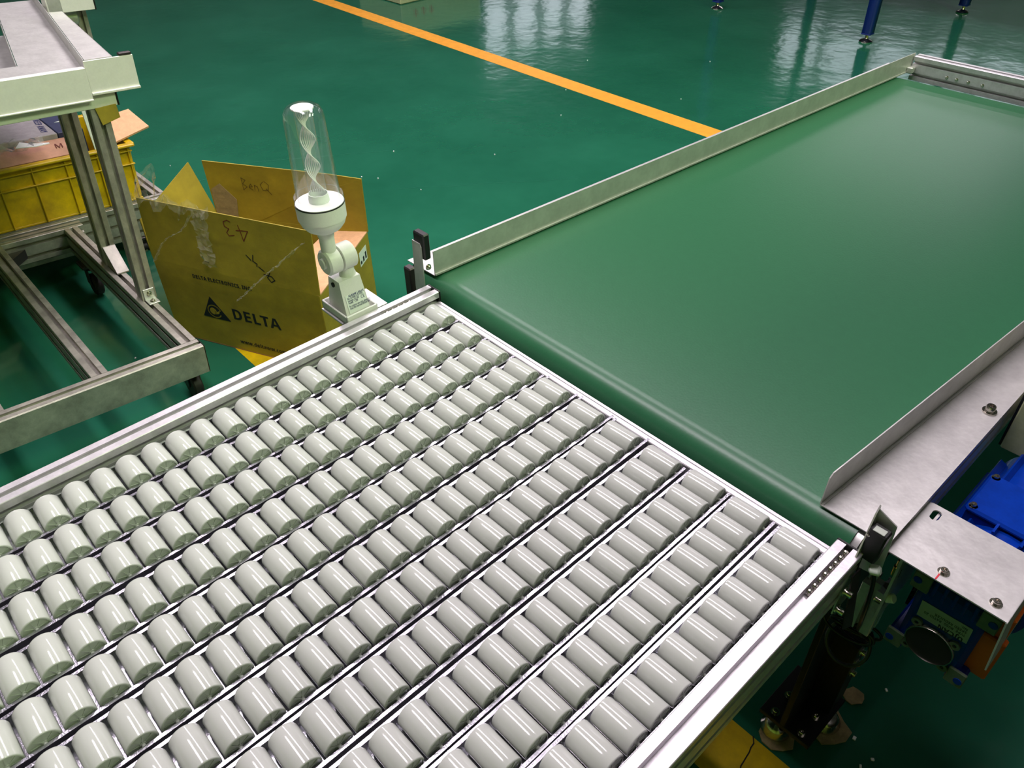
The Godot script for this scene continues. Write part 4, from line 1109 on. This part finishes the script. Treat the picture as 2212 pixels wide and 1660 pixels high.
	part(eb, "deck_sheet", MB.new().box(Vector3(0.102, 0.848, -0.898), Vector3(0.034, 0.078, 0.002)), M.steel)
	cpart(b, at2, "idler_drum", MB.new().cyl(Vector3(0.145, 0.783, -0.955), Vector3(1, 0, 0), 0.024, 0.045, 24, 0.004), M.steel)
	make_crate()

func make_crate() -> void:
	var at := Vector3(-0.2, 0.19, -1.15)
	var c := cart_thing("plastic_crate", "yellow plastic crate with ribbed walls standing on the storage cart", "crate", at)
	var x0 := -0.72
	var x1 := 0.228
	var z0 := -0.975
	var z1 := -1.34
	var lo := 0.191
	var hi := 0.385
	var body := MB.new()
	var cx := (x0 + x1) * 0.5
	var w := x1 - x0
	body.box(Vector3(cx, lo + 0.003, (z0 + z1) * 0.5), Vector3(w, 0.006, z0 - z1), 0.001)
	body.box(Vector3(cx, (lo + hi) * 0.5, z0 - 0.004), Vector3(w - 0.01, hi - lo, 0.005), 0.001).box(Vector3(cx, (lo + hi) * 0.5, z1 + 0.004), Vector3(w - 0.01, hi - lo, 0.005), 0.001)
	body.box(Vector3(x1 - 0.006, (lo + hi) * 0.5, (z0 + z1) * 0.5), Vector3(0.005, hi - lo, z0 - z1 - 0.01), 0.001).box(Vector3(x0 + 0.006, (lo + hi) * 0.5, (z0 + z1) * 0.5), Vector3(0.005, hi - lo, z0 - z1 - 0.01), 0.001)
	cpart(c, at, "body", body, M.crate)
	cpart(c, at, "rim", MB.new().box(Vector3(cx, hi - 0.004, z0 + 0.006), Vector3(w + 0.02, 0.010, 0.022), 0.003).box(Vector3(cx, hi - 0.004, z1 - 0.006), Vector3(w + 0.02, 0.010, 0.022), 0.003).box(Vector3(x1 + 0.004, hi - 0.004, (z0 + z1) * 0.5), Vector3(0.022, 0.010, z0 - z1), 0.003).box(Vector3(x0 - 0.004, hi - 0.004, (z0 + z1) * 0.5), Vector3(0.022, 0.010, z0 - z1), 0.003), M.crate)
	for yy in [0.362, 0.318]: cpart(c, at, "rib", MB.new().box(Vector3(cx, yy, z0 + 0.003), Vector3(w, 0.004, 0.011), 0.001), M.crate)
	for i in 10:
		var x := x1 - 0.012 - i * 0.099
		cpart(c, at, "rib", MB.new().box(Vector3(x, (lo + hi) * 0.5 - 0.004, z0 + 0.002), Vector3(0.004, hi - lo - 0.012, 0.009), 0.001), M.crate)
	for i in 4: cpart(c, at, "rib", MB.new().box(Vector3(x1 + 0.001, (lo + hi) * 0.5 - 0.004, z0 - 0.03 - i * 0.1), Vector3(0.009, hi - lo - 0.012, 0.004), 0.001), M.crate)
	# contents
	var p1 := Vector3(-0.2, 0.2, -1.2)
	var g := cart_thing("carton", "grey printed carton lying in the yellow crate", "carton", p1)
	var gb := cpart(g, p1, "body", MB.new().box(Vector3(-0.26, 0.317, -1.19), Vector3(0.61, 0.225, 0.24), 0.002), M.carton)
	cpart(g, p1, "print_panel", MB.new().box(Vector3(0.086, 0.317, -1.19), Vector3(0.078, 0.2255, 0.24), 0.002), M.navy, "dark blue printed end")
	lettering(gb, "KEEP AWAY", Transform3D(Basis(Vector3(-0.12, 0, 0.993), Vector3(0.993, 0, 0.12), Vector3(0, 1, 0)).orthonormalized(), Vector3(0.018, 0.430, -1.245)), 0.019, M.ink_blue, 1.0, 600)
	var star := PackedVector2Array()
	for i in 8:
		var r := 0.026 if i % 2 == 0 else 0.009
		star.append(Vector2(cos(i * PI / 4), sin(i * PI / 4)) * r)
	part(gb, "star_print", MB.new().extr(star, Transform3D(Basis(Vector3(1, 0, 0), Vector3(0, 0, -1), Vector3(0, 1, 0)), Vector3(0.098, 0.4298, -1.18)), 0.0006), M.label)
	var p2 := Vector3(-0.05, 0.2, -1.02)
	var k := cart_thing("cardboard_sheet", "pinkish cardboard piece with red writing at the crate's front rim", "cardboard", p2)
	var kb := cpart(k, p2, "sheet", MB.new().plate([Vector3(-0.22, 0.386, -0.985), Vector3(0.066, 0.386, -0.985), Vector3(0.108, 0.415, -1.068), Vector3(-0.20, 0.412, -1.068)], 0.004), M.pink)
	lettering(kb, "M L", Transform3D(Basis(Vector3(1, 0, 0.1), Vector3(0.1, 0.3, -1), Vector3(0, 1, 0.3)).orthonormalized(), Vector3(0.015, 0.398, -1.015)), 0.022, M.pen_red)
	var p3 := Vector3(0.06, 0.36, -0.95)
	var s := cart_thing("white_panel", "narrow white panel standing upright against the crate's front", "panel", p3)
	cpart(s, p3, "panel", MB.new().plate([Vector3(0.060, 0.362, -0.953), Vector3(0.068, 0.362, -0.953), Vector3(0.077, 0.53, -0.975), Vector3(0.066, 0.53, -0.975)], 0.004), M.label)
	var p4 := Vector3(0.13, 0.36, -1.0)
	var q := cart_thing("white_panel", "pale board leaning in the crate beside the grey carton", "panel", p4)
	cpart(q, p4, "panel", MB.new().plate([Vector3(0.128, 0.3, -0.995), Vector3(0.152, 0.3, -0.995), Vector3(0.150, 0.50, -1.03), Vector3(0.126, 0.50, -1.03)], 0.006), M.label)
	var p5 := Vector3(0.2, 0.3, -1.1)
	var f := cart_thing("cardboard_sheet", "brown cardboard flap sticking out over the crate's end", "cardboard", p5)
	cpart(f, p5, "sheet", MB.new().plate([Vector3(0.165, 0.388, -0.985), Vector3(0.318, 0.412, -1.02), Vector3(0.300, 0.458, -1.13), Vector3(0.165, 0.42, -1.13)], 0.006), M.card_in)
	# crumpled clear bag
	var rng := RandomNumberGenerator.new()
	rng.seed = 17
	var mb := MB.new()
	var white := MB.new()
	var grid: Array = []
	for i in 12:
		var row: Array = []
		for j in 7: row.append(Vector3(-0.20 + 0.017 * i + rng.randf_range(-0.005, 0.005), 0.425 + rng.randf_range(-0.012, 0.02), -0.99 - 0.013 * j + rng.randf_range(-0.004, 0.004)))
		grid.append(row)
	for i in 11:
		for j in 6: mb.quad(grid[i][j], grid[i + 1][j], grid[i + 1][j + 1], grid[i][j + 1])
	var p6 := Vector3(-0.11, 0.39, -1.02)
	var bg := cart_thing("plastic_bag", "crumpled clear plastic bag on the pinkish cardboard in the crate", "bag", p6)
	cpart(bg, p6, "film", mb, M.bag)
	cpart(bg, p6, "white_tag", white.plate([Vector3(-0.10, 0.436, -0.985), Vector3(-0.045, 0.430, -0.985), Vector3(0.0, 0.425, -1.0), Vector3(0.0, 0.425, -1.008), Vector3(-0.05, 0.432, -1.012), Vector3(-0.075, 0.437, -1.032)], 0.002), M.white, "white paper tag")

# ---------------------------------------------------------------- far things and floor litter
func make_background() -> void:
	var t := thing("workbench", "blue steel workbench on round levelling feet across the painted line", "workbench", Vector3(4.7, 0, -1.75))
	for q in [[4.115, -1.275, 1], [4.14, -2.33, 1], [5.11, -1.15, 1], [5.13, -2.2, 1]]:
		var leg := part(t, "leg", MB.new().lathe([Vector2(0.034, 0.045), Vector2(0.036, 0.05), Vector2(0.042, 1.03)], 4, Transform3D(Basis(Vector3.UP, PI / 4), Vector3(q[0], 0, q[1]))).box(Vector3(q[0], 0.046, q[1]), Vector3(0.055, 0.006, 0.055), 0.001), M.blue_leg)
		part(leg, "levelling_foot", MB.new().lathe([Vector2(0, 0.0), Vector2(0.036, 0.0), Vector2(0.038, 0.006), Vector2(0.030, 0.013), Vector2(0.012, 0.019), Vector2(0.009, 0.022), Vector2(0.009, 0.046)], 24, Transform3D(Basis(), Vector3(q[0], 0, q[1]))), M.screw)
	part(t, "top", MB.new().box(Vector3(5.0, 1.06, -1.3), Vector3(2.0, 0.06, 2.3), 0.004), M.blue_leg)
	var c := thing("storage_case", "low pale cream case with red characters, beyond the painted line", "case", Vector3(3.1, 0, -4.2))
	part(c, "body", MB.new().box(Vector3(3.12, 0.11, -4.22), Vector3(0.72, 0.22, 0.52), 0.006), M.beige)
	part(c, "plinth", MB.new().box(Vector3(3.12, 0.02, -4.22), Vector3(0.70, 0.04, 0.5), 0.002), M.caster)
	var rx := Transform3D(Basis(), Vector3(2.86, 0.05, -3.9585))
	var mb := MB.new()
	for k in 3:
		var o := Vector2(k * 0.07, 0)
		mb.stroke([o + Vector2(0, 0.03), o + Vector2(0.04, 0.03)], 0.006, rx).stroke([o + Vector2(0.02, 0.05), o + Vector2(0.02, 0.0)], 0.006, rx).stroke([o + Vector2(0.002, 0.005), o + Vector2(0.038, 0.012)], 0.006, rx)
	part(c, "red_marks", mb, M.red, "red painted characters")
	# tall cabinet added outside the frame; it keeps the light off the floor in front of it
	var k := thing("shading_cabinet", "unseen tall green cabinet added to shade the floor across from the blue gear motor", "cabinet", Vector3(1.05, 0, 1.55))
	part(k, "body", MB.new().box(Vector3(1.05, 0.95, 1.36), Vector3(2.3, 1.8, 0.6), 0.01), M.machine)
	part(k, "plinth", MB.new().box(Vector3(1.05, 0.025, 1.36), Vector3(2.2, 0.05, 0.5), 0.004), M.caster)
	for i in 3:
		var d := part(k, "door", MB.new().box(Vector3(0.30 + 0.75 * i, 0.97, 1.05), Vector3(0.72, 1.7, 0.02), 0.004), M.machine)
		part(d, "handle", MB.new().box(Vector3(0.58 + 0.75 * i, 0.95, 1.03), Vector3(0.02, 0.14, 0.02), 0.004), M.black)
	# white specks of litter
	var rng := RandomNumberGenerator.new()
	rng.seed = 31
	var li := MB.new()
	for q in [[0.85, -2.05], [0.98, -1.82], [1.02, -1.76], [1.23, -1.94], [1.52, -1.60], [1.08, -1.55], [0.86, -1.24], [2.32, -1.95], [2.05, -1.72], [2.75, -2.2], [3.2, -1.7], [2.62, -1.45], [0.46, -2.5], [0.62, -1.95], [0.274, 0.745], [0.236, 0.777], [0.262, 0.785], [0.40, 0.74], [-0.2, -1.25], [-0.28, -1.12]]:
		var s := rng.randf_range(0.004, 0.008)
		li.box(Vector3(q[0], 0.0016, q[1]), Vector3(s, 0.0028, s * rng.randf_range(0.4, 0.9)), 0.0005, Basis(Vector3.UP, rng.randf() * TAU))
	single("litter", li, M.white, "small white specks of litter scattered on the green floor", "litter", "", "stuff")

func _ready() -> void:
	make_materials()
	make_camera_and_light()
	make_hall()
	make_roller_table()
	make_belt_conveyor()
	make_drive()
	make_alarm_light()
	make_box()
	make_carts()
	make_fittings()
	make_background()
